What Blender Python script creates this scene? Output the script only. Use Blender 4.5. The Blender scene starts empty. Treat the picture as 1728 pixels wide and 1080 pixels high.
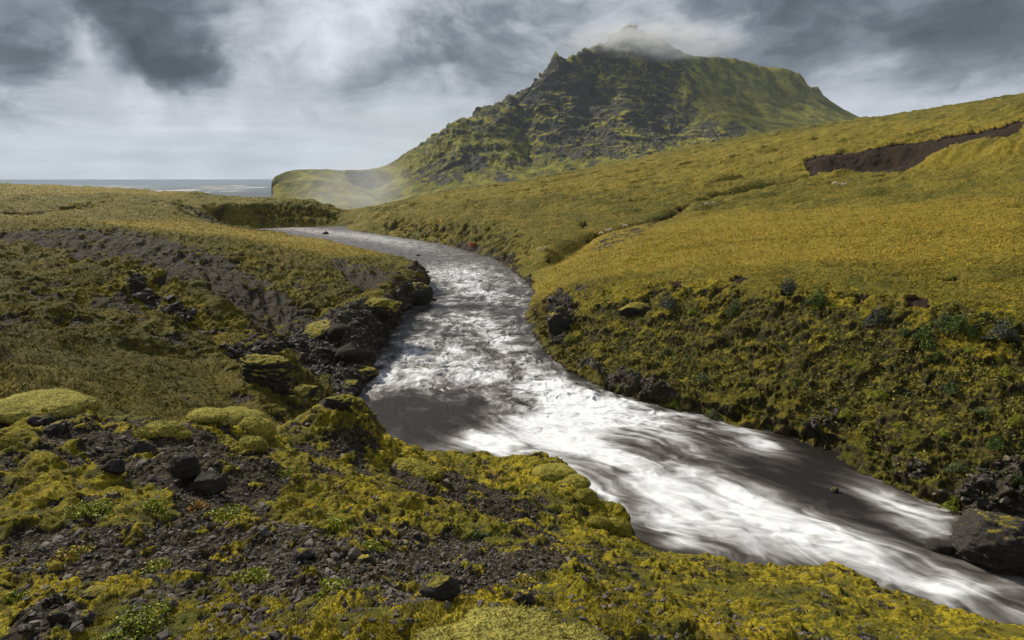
import bpy, bmesh, math, random
import numpy as np
from mathutils import Vector

random.seed(7)
rng = np.random.default_rng(7)
scene = bpy.context.scene
col = scene.collection

# ------------------------------------------------------------------ camera
CAM_H = 16.0                      # the photographer stands 16 m above the river
PITCH = math.radians(13.0)
FPX = 1030.0                      # focal length in pixels of the 1728 px wide photograph
cam_data = bpy.data.cameras.new('camera')
cam_data.sensor_width = 36.0
cam_data.lens = 36.0 * FPX / 1728.0
cam_data.clip_start = 0.1
cam_data.clip_end = 200000.0
cam = bpy.data.objects.new('camera', cam_data)
cam.location = (0, 0, CAM_H)
cam.rotation_euler = (math.radians(90) - PITCH, 0, 0)
col.objects.link(cam)
scene.camera = cam

# ------------------------------------------------------------------ helpers: nodes
class NT:
    def __init__(self, tree):
        self.t = tree; self.n = tree.nodes; self.l = tree.links
    def node(self, kind, **kw):
        nd = self.n.new(kind)
        for k, v in kw.items():
            setattr(nd, k, v)
        return nd
    def put(self, sock, val):
        if hasattr(val, 'is_output'):
            self.l.new(val, sock)
        elif val is not None:
            if isinstance(val, (tuple, list)) and sock.type == 'RGBA' and len(val) == 3:
                val = (*val, 1.0)
            sock.default_value = val
    def math(self, op, a, b=None, c=None, clamp=False):
        nd = self.node('ShaderNodeMath', operation=op, use_clamp=clamp)
        self.put(nd.inputs[0], a)
        if b is not None: self.put(nd.inputs[1], b)
        if c is not None: self.put(nd.inputs[2], c)
        return nd.outputs[0]
    def vmath(self, op, a, b=None, scale=None):
        nd = self.node('ShaderNodeVectorMath', operation=op)
        self.put(nd.inputs[0], a)
        if b is not None: self.put(nd.inputs[1], b)
        if scale is not None: self.put(nd.inputs[3], scale)
        return nd.outputs[1] if op in ('DOT_PRODUCT', 'LENGTH') else nd.outputs[0]
    def sstep(self, x, lo, hi):
        nd = self.node('ShaderNodeMapRange', interpolation_type='SMOOTHSTEP')
        self.put(nd.inputs[0], x); self.put(nd.inputs[1], lo); self.put(nd.inputs[2], hi)
        return nd.outputs[0]
    def lin(self, x, lo, hi, a=0.0, b=1.0):
        nd = self.node('ShaderNodeMapRange')
        self.put(nd.inputs[0], x); self.put(nd.inputs[1], lo); self.put(nd.inputs[2], hi)
        self.put(nd.inputs[3], a); self.put(nd.inputs[4], b)
        return nd.outputs[0]
    def mix(self, f, a, b, blend='MIX'):
        nd = self.node('ShaderNodeMix', data_type='RGBA', blend_type=blend)
        self.put(nd.inputs[0], f); self.put(nd.inputs[6], a); self.put(nd.inputs[7], b)
        return nd.outputs[2]
    def noise(self, vec, scale, detail=4.0, rough=0.55, dist=0.0, color=False, lac=2.0):
        nd = self.node('ShaderNodeTexNoise')
        if vec is not None: self.put(nd.inputs['Vector'], vec)
        nd.inputs['Scale'].default_value = scale
        nd.inputs['Detail'].default_value = detail
        nd.inputs['Roughness'].default_value = rough
        nd.inputs['Distortion'].default_value = dist
        nd.inputs['Lacunarity'].default_value = lac
        return nd.outputs[1 if color else 0]
    def voro(self, vec, scale, feature='F1', rand=1.0):
        nd = self.node('ShaderNodeTexVoronoi', feature=feature)
        if vec is not None: self.put(nd.inputs['Vector'], vec)
        nd.inputs['Scale'].default_value = scale
        nd.inputs['Randomness'].default_value = rand
        return nd
    def attr(self, name, which='Fac'):
        nd = self.node('ShaderNodeAttribute', attribute_name=name)
        return nd.outputs[which]
    def scale3(self, vec, s):
        return self.vmath('MULTIPLY', vec, s)
    def bump(self, h, strength, dist, normal=None):
        nd = self.node('ShaderNodeBump')
        nd.inputs['Strength'].default_value = strength
        nd.inputs['Distance'].default_value = dist
        self.put(nd.inputs['Height'], h)
        if normal is not None: self.put(nd.inputs['Normal'], normal)
        return nd.outputs[0]

def new_mat(name):
    m = bpy.data.materials.new(name)
    m.use_nodes = True
    nt = NT(m.node_tree)
    for nd in list(nt.n): nt.n.remove(nd)
    out = nt.node('ShaderNodeOutputMaterial')
    return m, nt, out

def principled(nt, out, color, rough=0.85, normal=None, spec=0.25):
    p = nt.node('ShaderNodeBsdfPrincipled')
    nt.put(p.inputs['Base Color'], color)
    nt.put(p.inputs['Roughness'], rough)
    nt.put(p.inputs['Specular IOR Level'], spec)
    if normal is not None: nt.put(p.inputs['Normal'], normal)
    nt.l.new(p.outputs[0], out.inputs['Surface'])
    return p

# ------------------------------------------------------------------ rays of the photograph
def ray(u, v):
    a = (u - 864.0) / FPX; b = (540.0 - v) / FPX
    return np.array([a, math.cos(PITCH) + b * math.sin(PITCH), -math.sin(PITCH) + b * math.cos(PITCH)])
def at(u, v, Y):                   # point on that ray at forward distance Y
    d = ray(u, v); k = Y / d[1]
    return np.array([d[0] * k, Y, CAM_H + d[2] * k])
def onz(u, v, z=0.0):              # where the ray meets the level z
    d = ray(u, v); k = (z - CAM_H) / d[2]
    return np.array([d[0] * k, d[1] * k, z])

# ------------------------------------------------------------------ sun, sky
SUN_EL, SUN_AZ = math.radians(37), math.radians(-46)      # azimuth from +Y (ahead) towards +X
sun_dir = Vector((math.sin(SUN_AZ) * math.cos(SUN_EL), math.cos(SUN_AZ) * math.cos(SUN_EL), math.sin(SUN_EL)))
sd = bpy.data.lights.new('sun', 'SUN')
sd.energy = 5.0; sd.angle = math.radians(3); sd.color = (1.0, 0.93, 0.80)
sun = bpy.data.objects.new('sun', sd)
sun.rotation_euler = sun_dir.to_track_quat('Z', 'Y').to_euler()
col.objects.link(sun)

world = bpy.data.worlds.new('World'); scene.world = world
world.use_nodes = True
wt = NT(world.node_tree)
for nd in list(wt.n): wt.n.remove(nd)
wout = wt.node('ShaderNodeOutputWorld'); wbg = wt.node('ShaderNodeBackground')
wt.l.new(wbg.outputs[0], wout.inputs[0])
tc = wt.node('ShaderNodeTexCoord').outputs['Generated']
dirn = wt.vmath('NORMALIZE', tc)
sky = wt.node('ShaderNodeTexSky', sky_type='NISHITA')
sky.sun_disc = False; sky.sun_elevation = SUN_EL; sky.sun_rotation = SUN_AZ
sky.altitude = 100; sky.air_density = 1.0; sky.dust_density = 2.0
blue = wt.vmath('SCALE', sky.outputs[0], scale=0.085)
sep = wt.node('ShaderNodeSeparateXYZ'); wt.l.new(dirn, sep.inputs[0])
dz = wt.math('MAXIMUM', sep.outputs[2], 0.0)
inv = wt.math('DIVIDE', 1.0, wt.math('ADD', dz, 0.16))
cp = wt.vmath('SCALE', dirn, scale=inv)                   # clouds laid out on a high flat layer
cps = wt.vmath('MULTIPLY', cp, (1.0, 0.75, 0.0))
ang = wt.vmath('MULTIPLY', dirn, (1.0, 1.0, 1.9))
wrp = wt.vmath('SCALE', wt.vmath('SUBTRACT', wt.noise(ang, 3.2, 4, 0.55, color=True), (0.5, 0.5, 0.5)), scale=0.30)
angw = wt.vmath('ADD', ang, wrp)
n_big = wt.noise(wt.vmath('ADD', cps, (2.0, 5.0, 0.0)), 1.2, 3, 0.5)
n_mid = wt.noise(wt.vmath('ADD', angw, (3.1, 7.7, 0.0)), 4.2, 5, 0.52)
n_ang = wt.noise(wt.vmath('ADD', angw, (1.3, 0.4, 2.0)), 10.0, 5, 0.55)
n_fin = wt.noise(wt.vmath('ADD', angw, (4.3, 0.4, 5.0)), 24.0, 6, 0.6)
cpw = angw
strk = wt.noise(wt.vmath('MULTIPLY', dirn, (2.0, 2.0, 34.0)), 1.6, 5, 0.6)
puff = wt.noise(wt.vmath('MULTIPLY', dirn, (9.0, 9.0, 20.0)), 1.3, 6, 0.6)
# brighter and darker parts of the overcast, by direction
BLOBS = [(40, 30, 11, -0.22), (280, 10, 8, -0.22), (150, 20, 8, -0.12), (325, 128, 3.6, -0.30), (245, 95, 3.5, -0.12), (290, 60, 2.5, .10), (10, 150, 6, -0.30), (110, 170, 4, -0.12), (85, 45, 3, .16), (160, 80, 3, .16), (300, 60, 4, -.12),
         (90, 110, 4, .14), (400, 20, 5, .10), (470, 70, 6, 0.12), (600, 40, 7, 0.26), (430, 140, 6, 0.10), (560, 150, 6, -0.06), (660, 155, 5.0, -0.24), (780, 120, 7, -0.16), (720, 205, 5, 0.22),
         (870, 50, 9, -0.06), (1250, 30, 12, -0.12), (1100, 20, 6, .10), (1420, 40, 12, -0.10), (1500, 100, 8, .06), (1640, 60, 12, -0.20), (1710, 110, 8, -0.14), (1350, 70, 5, -.06),
         (1450, 190, 6, 0.20), (1620, 165, 5, 0.06), (185, 150, 4, 0.30), (280, 180, 4, 0.34), (330, 215, 5, .18), (690, 200, 5, .14), (400, 190, 6, .05), (240, 130, 3, -.10)]
field = wt.math('MULTIPLY_ADD', n_big, 0.12, 0.53)
field = wt.math('ADD', field, wt.math('MULTIPLY', wt.math('SUBTRACT', n_mid, 0.5), 0.80))
field = wt.math('ADD', field, wt.math('MULTIPLY', wt.math('SUBTRACT', n_ang, 0.5), 0.55))
field = wt.math('ADD', field, wt.math('MULTIPLY', wt.math('SUBTRACT', n_fin, 0.5), 0.34))
dirw = wt.vmath('NORMALIZE', wt.vmath('ADD', dirn, wt.vmath('SCALE', wt.vmath('SUBTRACT', wt.noise(dirn, 7.0, 4, 0.55, color=True), (0.5, 0.5, 0.5)), scale=0.17)))
for (u, v, deg, w) in BLOBS:
    d = ray(u, v); d = d / np.linalg.norm(d)
    dp = wt.vmath('DOT_PRODUCT', dirw, tuple(float(q) for q in d))
    f = wt.sstep(dp, math.cos(math.radians(deg)), 1.0)
    field = wt.math('MULTIPLY_ADD', f, w, field)
# near the horizon the layer is pale, thin and streaky
hz = wt.sstep(wt.math('ADD', dz, wt.math('MULTIPLY', wt.math('SUBTRACT', n_ang, 0.5), 0.16)), 0.17, 0.06)
pale = wt.math('ADD', wt.math('MULTIPLY_ADD', strk, 0.40, 0.60), wt.math('MULTIPLY', wt.math('SUBTRACT', puff, 0.5), 0.36))
rmp = wt.node('ShaderNodeValToRGB')
wt.put(rmp.inputs[0], wt.mix(hz, field, pale))
els = rmp.color_ramp.elements
els[0].position = 0.04; els[0].color = (0.050, 0.064, 0.080, 1)
els[1].position = 0.95; els[1].color = (0.86, 0.87, 0.90, 1)
for p, c in ((0.30, (0.125, 0.150, 0.175)), (0.48, (0.26, 0.285, 0.315)), (0.64, (0.48, 0.50, 0.53)), (0.80, (0.68, 0.69, 0.72))):
    e = els.new(p); e.color = (*c, 1)
gap = wt.sstep(wt.noise(wt.vmath('ADD', cpw, (9.0, 1.0, 0.0)), 2.2, 4, 0.5), 0.60, 0.75)
skyc = wt.mix(wt.math('MULTIPLY', gap, 0.35), rmp.outputs[0], blue)
below = wt.sstep(sep.outputs[2], -0.002, -0.03)
skyc = wt.vmath('MULTIPLY', skyc, (0.74, 0.77, 0.82))
skyc = wt.mix(below, skyc, (0.25, 0.27, 0.28))
wt.put(wbg.inputs[0], skyc)
wbg.inputs[1].default_value = 1.0

scene.view_settings.view_transform = 'Standard'
scene.view_settings.look = 'None'
scene.view_settings.exposure = 0.22
scene.view_settings.gamma = 1.0
scene.cycles.max_bounces = 5
scene.cycles.diffuse_bounces = 3
scene.cycles.glossy_bounces = 2
scene.cycles.transmission_bounces = 2
scene.cycles.volume_bounces = 1
scene.cycles.transparent_max_bounces = 8
scene.cycles.use_denoising = True

# ------------------------------------------------------------------ helpers: numpy noise
_perm = np.random.default_rng(3).permutation(256).astype(np.int32)
_perm = np.concatenate([_perm, _perm, _perm])
_g = np.random.default_rng(4).normal(size=(256, 3)).astype(np.float32)
_g /= np.linalg.norm(_g, axis=1, keepdims=True)
def pnoise(p):                      # gradient noise, about -0.7..0.7
    out = np.empty(len(p), np.float32)
    for a in range(0, len(p), 400000):
        q = p[a:a + 400000].astype(np.float32)
        i = np.floor(q).astype(np.int32); f = q - i
        i &= 255
        w = f * f * f * (f * (f * 6 - 15) + 10)
        res = 0
        for dx in (0, 1):
            px = _perm[i[:, 0] + dx]; wx = w[:, 0] if dx else 1 - w[:, 0]
            for dy in (0, 1):
                py = _perm[px + i[:, 1] + dy]; wy = wx * (w[:, 1] if dy else 1 - w[:, 1])
                for dz_ in (0, 1):
                    g = _g[_perm[py + i[:, 2] + dz_] & 255]
                    d = g[:, 0] * (f[:, 0] - dx) + g[:, 1] * (f[:, 1] - dy) + g[:, 2] * (f[:, 2] - dz_)
                    res = res + d * wy * (w[:, 2] if dz_ else 1 - w[:, 2])
        out[a:a + 400000] = res
    return out
def fbm(p, scale, octs=4, gain=0.5, lac=2.03, ridge=False, off=0.0):
    s = 0; amp = 1.0; tot = 0
    q = p * scale + off
    for _ in range(octs):
        n = pnoise(q)
        if ridge: n = 0.5 - np.abs(n) * 1.6
        s = s + n * amp; tot += amp
        amp *= gain; q = q * lac + 17.3
    return s / tot * (1.0 if ridge else 1.5)
def smooth(x, a, b):
    t = np.clip((x - a) / (b - a), 0, 1); return t * t * (3 - 2 * t)

# ------------------------------------------------------------------ river course (left and right shore, pixel of the water line)
SECT = [((360, 386), (600, 381)), ((440, 389.5), (590, 387)), ((505, 403), (672, 400)), ((600, 425), (745, 412)), ((680, 455), (830, 436)),
        ((716, 487), (885, 470)), ((700, 505), (904, 494)), ((664, 548), (893, 540)), ((625, 600), (925, 592)),
        ((597, 655), (990, 640)), ((565, 705), (1085, 680)), ((560, 770), (1200, 708)), ((640, 840), (1340, 745)),
        ((850, 910), (1500, 818)), ((1020, 960), (1620, 872)), ((1200, 1030), (1760, 925)), ((1450, 1120), (2000, 1040)),
        ((1800, 1230), (2600, 1300))]
SL = np.array([onz(*a)[:2] for a, b in SECT]); SR = np.array([onz(*b)[:2] for a, b in SECT])
def catmull(P, n_per):
    out = []
    Q = np.vstack([2 * P[0] - P[1], P, 2 * P[-1] - P[-2]])
    for i in range(1, len(Q) - 2):
        t = np.linspace(0, 1, n_per, endpoint=False)[:, None]
        out.append(0.5 * ((2 * Q[i]) + (-Q[i - 1] + Q[i + 1]) * t + (2 * Q[i - 1] - 5 * Q[i] + 4 * Q[i + 1] - Q[i + 2]) * t ** 2 + (-Q[i - 1] + 3 * Q[i] - 3 * Q[i + 1] + Q[i + 2]) * t ** 3))
    out.append(P[-1:])
    return np.vstack(out)

# ------------------------------------------------------------------ terrain: feature lines, then relaxed in (bearing, log distance)
PH0, PH1 = math.radians(-82), math.radians(82)
def make_solver(nphi, nr, r0, r1, ph0, ph1):
    return dict(nphi=nphi, nr=nr, r0=r0, r1=r1, ph0=ph0, ph1=ph1)
def to_ij(G, x, y):
    ph = np.arctan2(x, y); r = np.hypot(x, y)
    return ((ph - G['ph0']) / (G['ph1'] - G['ph0']) * (G['nphi'] - 1),
            (np.log(np.maximum(r, 1e-6)) - math.log(G['r0'])) / math.log(G['r1'] / G['r0']) * (G['nr'] - 1))
def raster_line(G, Z, M, pts):
    pts = np.array(pts, float)
    for a, b in zip(pts[:-1], pts[1:]):
        ia, ja = to_ij(G, a[0], a[1]); ib, jb = to_ij(G, b[0], b[1])
        n = int(max(abs(ia - ib), abs(ja - jb)) * 1.5) + 2
        for t in np.linspace(0, 1, n):
            i = int(round(ia + (ib - ia) * t)); j = int(round(ja + (jb - ja) * t))
            if 0 <= i < G['nphi'] and 0 <= j < G['nr']:
                Z[j, i] = a[2] + (b[2] - a[2]) * t; M[j, i] = True
def inpoly(px, py, poly):
    ins = np.zeros(px.shape, bool); n = len(poly)
    for k in range(n):
        x1, y1 = poly[k]; x2, y2 = poly[(k + 1) % n]
        if y1 == y2: continue
        c = ((y1 > py) != (y2 > py)) & (px < (x2 - x1) * (py - y1) / (y2 - y1) + x1)
        ins ^= c
    return ins
def relax(Z, M):
    lv = [(Z, M)]
    while min(lv[-1][0].shape) > 12:
        z, m = lv[-1]
        h, w = (z.shape[0] + 1) // 2, (z.shape[1] + 1) // 2
        zp = np.zeros((h * 2, w * 2)); mp = np.zeros((h * 2, w * 2))
        zp[:z.shape[0], :z.shape[1]] = np.where(m, z, 0); mp[:z.shape[0], :z.shape[1]] = m
        zs = zp.reshape(h, 2, w, 2).sum((1, 3)); ms = mp.reshape(h, 2, w, 2).sum((1, 3))
        lv.append((np.where(ms > 0, zs / np.maximum(ms, 1), 0), ms > 0))
    cur = None
    for z, m in reversed(lv):
        if cur is None:
            cur = np.full(z.shape, z[m].mean())
        else:
            cur = np.repeat(np.repeat(cur, 2, 0), 2, 1)[:z.shape[0], :z.shape[1]]
        cur = np.where(m, z, cur)
        for _ in range(160):
            p = np.pad(cur, 1, mode='edge')
            avg = (p[:-2, 1:-1] + p[2:, 1:-1] + p[1:-1, :-2] + p[1:-1, 2:]) * 0.25
            cur = np.where(m, z, avg)
    return cur
def blur(Z, n=1):
    for _ in range(n):
        p = np.pad(Z, 1, mode='edge')
        Z = (p[:-2, 1:-1] + p[2:, 1:-1] + p[1:-1, :-2] + p[1:-1, 2:] + 4 * p[1:-1, 1:-1]) / 8
    return Z
def bilin(G, Z, x, y):
    i, j = to_ij(G, x, y)
    i = np.clip(i, 0, G['nphi'] - 1.001); j = np.clip(j, 0, G['nr'] - 1.001)
    i0 = i.astype(int); j0 = j.astype(int); fi = i - i0; fj = j - j0
    return (Z[j0, i0] * (1 - fi) * (1 - fj) + Z[j0, i0 + 1] * fi * (1 - fj) + Z[j0 + 1, i0] * (1 - fi) * fj + Z[j0 + 1, i0 + 1] * fi * fj)

G = make_solver(700, 760, 0.8, 1300.0, PH0, PH1)
Z = np.zeros((G['nr'], G['nphi'])); M = np.zeros(Z.shape, bool)
LINES = [
    # the near knoll the photographer stands on
    [(-900, 1080, 2.6), (0, 1080, 2.6), (400, 1080, 2.3), (864, 1080, 2.3), (1200, 1080, 3.1), (1500, 1080, 4.3), (1728, 1085, 5.2), (2300, 1200, 5.0)],
    [(-500, 930, 4.0), (0, 900, 4.0), (300, 900, 4.2), (600, 900, 4.8), (900, 940, 5.2), (1100, 970, 6.0), (1300, 1000, 6.2), (1480, 1040, 6.0)],
    [(-400, 770, 5.6), (0, 770, 5.7), (200, 780, 5.7), (330, 790, 5.8), (480, 800, 6.6), (640, 820, 7.0), (800, 850, 7.6), (950, 890, 8.0)],
    [(-600, 640, 7.3), (-200, 650, 7.4), (0, 668, 7.4), (80, 664, 7.4), (150, 680, 7.4), (200, 696, 7.5), (280, 706, 7.5), (340, 700, 7.7), (420, 700, 7.9), (462, 716, 8.2), (500, 720, 9), (560, 712, 10), (610, 712, 11),
     (645, 735, 11.5), (655, 755, 11), (700, 753, 11.5), (780, 760, 11.5), (870, 770, 11.5), (920, 770, 11.5), (960, 792, 11), (1000, 850, 10), (1050, 872, 9.6), (1065, 905, 9.2),
     (1110, 937, 8.8), (1190, 934, 8.6), (1280, 940, 8.4), (1420, 950, 8.2), (1480, 987, 7.6), (1600, 1037, 6.8), (1728, 1070, 6.2), (1900, 1110, 5.8), (2500, 1250, 5.2)],
    # bowl behind the knoll on the left
    [(-500, 690, 14), (0, 690, 15), (120, 705, 17), (250, 715, 19), (400, 725, 24), (500, 735, 31)],
    [(-400, 655, 17), (0, 655, 19), (200, 680, 22), (350, 690, 27), (480, 690, 33), (560, 690, 41)],
    [(-400, 600, 25), (0, 600, 26), (200, 610, 30), (350, 640, 33), (470, 650, 38)],
    [(-400, 540, 35), (0, 540, 36), (120, 545, 37), (250, 570, 39), (330, 600, 39), (390, 640, 37)],
    [(-400, 470, 50), (0, 470, 52), (100, 480, 51), (200, 510, 49), (280, 540, 47), (340, 575, 44), (385, 610, 40), (430, 652, 37)],
    # ridge of mossy rock
    [(120, 436, 62), (180, 438, 59), (240, 450, 56), (300, 467, 53), (345, 495, 49), (380, 528, 46), (420, 562, 42.5), (455, 576, 41), (478, 608, 40)],
    # gravel gully behind that ridge
    [(0, 432, 66), (150, 442, 69), (250, 458, 66), (350, 498, 61), (430, 550, 55), (480, 598, 50), (510, 645, 45)],
    [(250, 420, 78), (380, 460, 75), (470, 500, 70), (530, 545, 63), (560, 570, 60)],
    # upper rim of the left slope and the grassy shelf above it
    [(-400, 380, 74), (0, 384, 77), (130, 384, 82), (300, 399, 86), (420, 412, 90), (500, 428, 92), (580, 445, 91), (650, 462, 89), (690, 468, 87), (716, 471, 86.5)],
    [(-300, 372, 96), (0, 370, 100), (200, 374, 106), (330, 384, 112), (440, 393, 116), (520, 401, 114), (600, 416, 109), (660, 433, 103), (700, 448, 96), (724, 460, 90)],
    [(460, 560, 60), (520, 545, 63), (580, 520, 70), (625, 505, 76)],
    [(520, 655, 45), (560, 645, 47), (590, 630, 50)],
    # far left meadows
    [(-400, 345, 140), (0, 347, 145), (100, 345, 150), (200, 341, 160), (280, 346, 180), (300, 352, 170)],
    [(-400, 360, 118), (0, 359, 120), (150, 360, 125), (260, 364, 135), (330, 376, 140)],
    [(-400, 306, 260), (0, 312, 250), (100, 315, 245), (200, 320, 240), (320, 326, 240), (370, 333, 250), (450, 334, 262), (520, 337, 262), (560, 346, 262), (585, 362, 262)],
    [(-400, 325, 200), (0, 327, 195), (200, 328, 200), (350, 338, 220), (450, 340, 236), (520, 341, 240)],
    [(280, 346, 196), (340, 345, 202), (440, 340, 215), (500, 341, 222), (545, 350, 228), (570, 364, 232)],
    [(300, 360, 178), (350, 380, 170), (400, 389, 172)],
    # right bank, far part
    [(562, 376, 226), (600, 366, 222), (640, 366, 206), (700, 371, 182), (760, 373, 162), (820, 376, 150), (870, 384, 136), (900, 398, 122), (925, 430, 104)],
    [(590, 360, 240), (640, 352, 240), (700, 352, 225), (800, 352, 205), (900, 360, 180), (960, 372, 150), (1000, 392, 128), (985, 420, 112), (950, 450, 96), (915, 478, 90)],
    [(578, 368, 250), (600, 358, 262), (640, 349, 275), (700, 334, 290), (760, 322, 310), (860, 310, 335), (920, 300, 345), (1000, 285, 360), (1100, 263, 380), (1180, 246, 390), (1300, 225, 400),
     (1450, 203, 405), (1500, 195, 400), (1600, 180, 380), (1728, 160, 350), (2100, 110, 330), (3000, 0, 300)],
    [(720, 343, 250), (860, 333, 250), (1000, 322, 240), (1150, 305, 235), (1300, 284, 232), (1345, 277, 228)],
    [(1000, 300, 290), (1200, 268, 300), (1350, 240, 300), (1500, 222, 290), (1728, 190, 240)],
    # eroded scar: top edge, bottom behind the lip, lip
    [(1340, 284, 214), (1352, 276, 214), (1400, 264, 212), (1480, 252, 210), (1560, 240, 206), (1640, 228, 200), (1728, 208, 190), (1900, 180, 180)],
    [(1352, 296, 206), (1400, 293, 204), (1450, 291, 202), (1500, 288, 199), (1560, 276, 193), (1600, 258, 188), (1650, 245, 184), (1728, 228, 178)],
    [(1365, 298, 200), (1400, 293.5, 194), (1450, 291, 192), (1530, 284, 188), (1570, 266, 183), (1600, 250, 179), (1640, 240, 176), (1728, 224, 170), (1900, 200, 160)],
    # middle right slopes
    [(1060, 372, 148), (1120, 360, 158), (1200, 340, 168), (1300, 322, 180), (1370, 308, 188), (1500, 305, 172), (1728, 270, 150), (2100, 230, 130)],
    [(1060, 394, 124), (1130, 380, 130), (1200, 368, 138), (1300, 352, 142), (1500, 332, 136), (1728, 315, 120), (2100, 280, 105)],
    [(930, 462, 91), (970, 445, 92), (1020, 425, 98), (1080, 405, 104), (1150, 392, 108), (1300, 380, 106), (1500, 365, 100), (1728, 360, 90), (2200, 340, 80)],
    [(940, 490, 77), (1000, 465, 77), (1060, 450, 77), (1130, 435, 76), (1300, 425, 72), (1500, 425, 64), (1728, 430, 56), (2200, 440, 48)],
    [(918, 508, 75), (960, 500, 68), (1020, 490, 63), (1130, 476, 57.5), (1300, 478, 50), (1500, 495, 43), (1728, 530, 36.5), (2200, 590, 30)],
    [(930, 560, 61.5), (1010, 570, 56), (1130, 580, 50), (1300, 600, 43), (1500, 650, 35.5), (1728, 710, 30), (2200, 800, 25)],
]
for L in LINES:
    raster_line(G, Z, M, [at(*p) for p in L])
# ground round the tripod and behind the rims
raster_line(G, Z, M, [(-6, 0.9, 14.3), (-1.5, 1.0, 14.4), (0, 1.0, 14.4), (1.5, 1.0, 14.3), (4, 1.0, 13.6), (9, 1.2, 11.8)])
raster_line(G, Z, M, [(-700, 420, -30), (-300, 560, -55), (0, 560, -40), (200, 620, 0), (500, 600, 20), (900, 420, 60)])
raster_line(G, Z, M, [(-1000, 500, -75), (-300, 1200, -75), (200, 1240, -60), (900, 900, -40)])
CL, CR = catmull(SL, 14), catmull(SR, 14)
raster_line(G, Z, M, np.c_[CL, np.zeros(len(CL)) + 0.02]); raster_line(G, Z, M, np.c_[CR, np.zeros(len(CR)) + 0.02])
def inland(C, k0, k1, off, z):        # a rim running a given distance back from the left shore
    tg = np.gradient(C, axis=0); tg /= np.linalg.norm(tg, axis=1, keepdims=True)
    n = np.c_[-tg[:, 1], tg[:, 0]]
    m_ = np.mean((C + n) * 1.0, axis=0); other = np.mean(CR, axis=0)
    if np.linalg.norm(C[k0] + n[k0] - CR[k0]) < np.linalg.norm(C[k0] - n[k0] - CR[k0]): n = -n
    return np.c_[C[k0:k1] + n[k0:k1] * off, np.zeros(k1 - k0) + z]
raster_line(G, Z, M, inland(CL, int(14 * 4.6), int(14 * 8.6), 0.9, 2.3))
raster_line(G, Z, M, inland(CL, int(14 * 4.6), int(14 * 8.4), 2.0, 3.1))
raster_line(G, Z, M, inland(CR, int(14 * 9.5), int(14 * 14.5), 0.7, 1.3))
ii, jj = np.meshgrid(np.arange(G['nphi']), np.arange(G['nr']))
polyij = np.vstack([np.c_[to_ij(G, CL[:, 0], CL[:, 1])], np.c_[to_ij(G, CR[:, 0], CR[:, 1])][::-1]])
RIV = inpoly(ii.astype(float), jj.astype(float), polyij)
inner = blur(RIV.astype(float), 3) > 0.97
M[RIV] = False
Z[inner] = -1.3; M[inner] = True
raster_line(G, Z, M, np.c_[CL, np.zeros(len(CL)) + 0.02]); raster_line(G, Z, M, np.c_[CR, np.zeros(len(CR)) + 0.02])
Z = relax(Z, M)
Z = blur(Z, 2)

# small stream cut and ridges added on the relaxed surface
ph_g = PH0 + (PH1 - PH0) * ii / (G['nphi'] - 1)
r_g = G['r0'] * np.exp(jj / (G['nr'] - 1) * math.log(G['r1'] / G['r0']))
xg, yg = r_g * np.sin(ph_g), r_g * np.cos(ph_g)

def hit(u, v, zz=None):             # where the ray of a photo pixel meets the ground
    d = ray(u, v)
    t = np.exp(np.linspace(math.log(1.2), math.log(900), 5000))
    P = d[None, :] / d[1] * t[:, None]; P[:, 2] += CAM_H
    h = bilin(G, Z, P[:, 0], P[:, 1])
    below = P[:, 2] < h
    k = int(np.argmax(below)) if below.any() else len(t) - 1
    return np.array([P[k, 0], P[k, 1], h[k]])
def seg_dist(px, py, pts):
    best = np.full(px.shape, 1e9)
    for a, b in zip(pts[:-1], pts[1:]):
        ab = b[:2] - a[:2]; L2 = max(float(ab @ ab), 1e-9)
        t = np.clip(((px - a[0]) * ab[0] + (py - a[1]) * ab[1]) / L2, 0, 1)
        best = np.minimum(best, np.hypot(px - a[0] - t * ab[0], py - a[1] - t * ab[1]))
    return best
def line_hits(L): return np.array([hit(*p) for p in L])
stream = line_hits([(1372, 302), (1345, 312), (1290, 320), (1210, 332), (1180, 345), (1152, 356), (1110, 372), (1062, 382), (1010, 392), (970, 415), (930, 442)])
sdist = seg_dist(xg, yg, stream)
gullies = [line_hits(L) for L in ([(0, 362), (90, 358), (150, 350), (220, 340)], [(1200, 352), (1290, 352), (1400, 350)], [(700, 345), (860, 338), (980, 330)])]
Z0 = Z.copy()
Z = Z - 1.5 * np.exp(-(sdist / 1.7) ** 2)
for L in ([(1728, 188), (1600, 205), (1500, 218), (1350, 243), (1200, 277), (1050, 300)], [(1728, 262), (1620, 275), (1500, 300)], [(1340, 300), (1200, 300), (1050, 318), (900, 335), (760, 343)],
          [(1728, 352), (1550, 360), (1400, 372), (1250, 378)], [(1728, 318), (1560, 328), (1420, 340), (1200, 356)], [(640, 358), (760, 352), (900, 352), (1010, 362)], [(1728, 395), (1500, 402), (1300, 410), (1150, 425)], [(1728, 450), (1560, 447), (1430, 452)]):
    h_ = line_hits(L); d_ = seg_dist(xg, yg, h_); w_s = np.clip(np.hypot(xg, yg) / 110.0, 0.5, 2.6)
    wob_ = 1 + 0.35 * np.sin(xg * 0.21) * np.sin(yg * 0.17)
    Z = Z + w_s * (0.55 * np.exp(-(d_ / (6.5 * w_s)) ** 2) - 1.15 * np.exp(-(d_ / (1.9 * w_s)) ** 2) * wob_)
mh = hit(602, 738)
Z = Z + 0.75 * np.exp(-(np.hypot((xg - mh[0]) / 0.62, (yg - mh[1]) / 0.9)) ** 2.0)
for g_ in gullies: Z = Z - 0.9 * np.exp(-(seg_dist(xg, yg, g_) / 2.2) ** 2)

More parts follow.
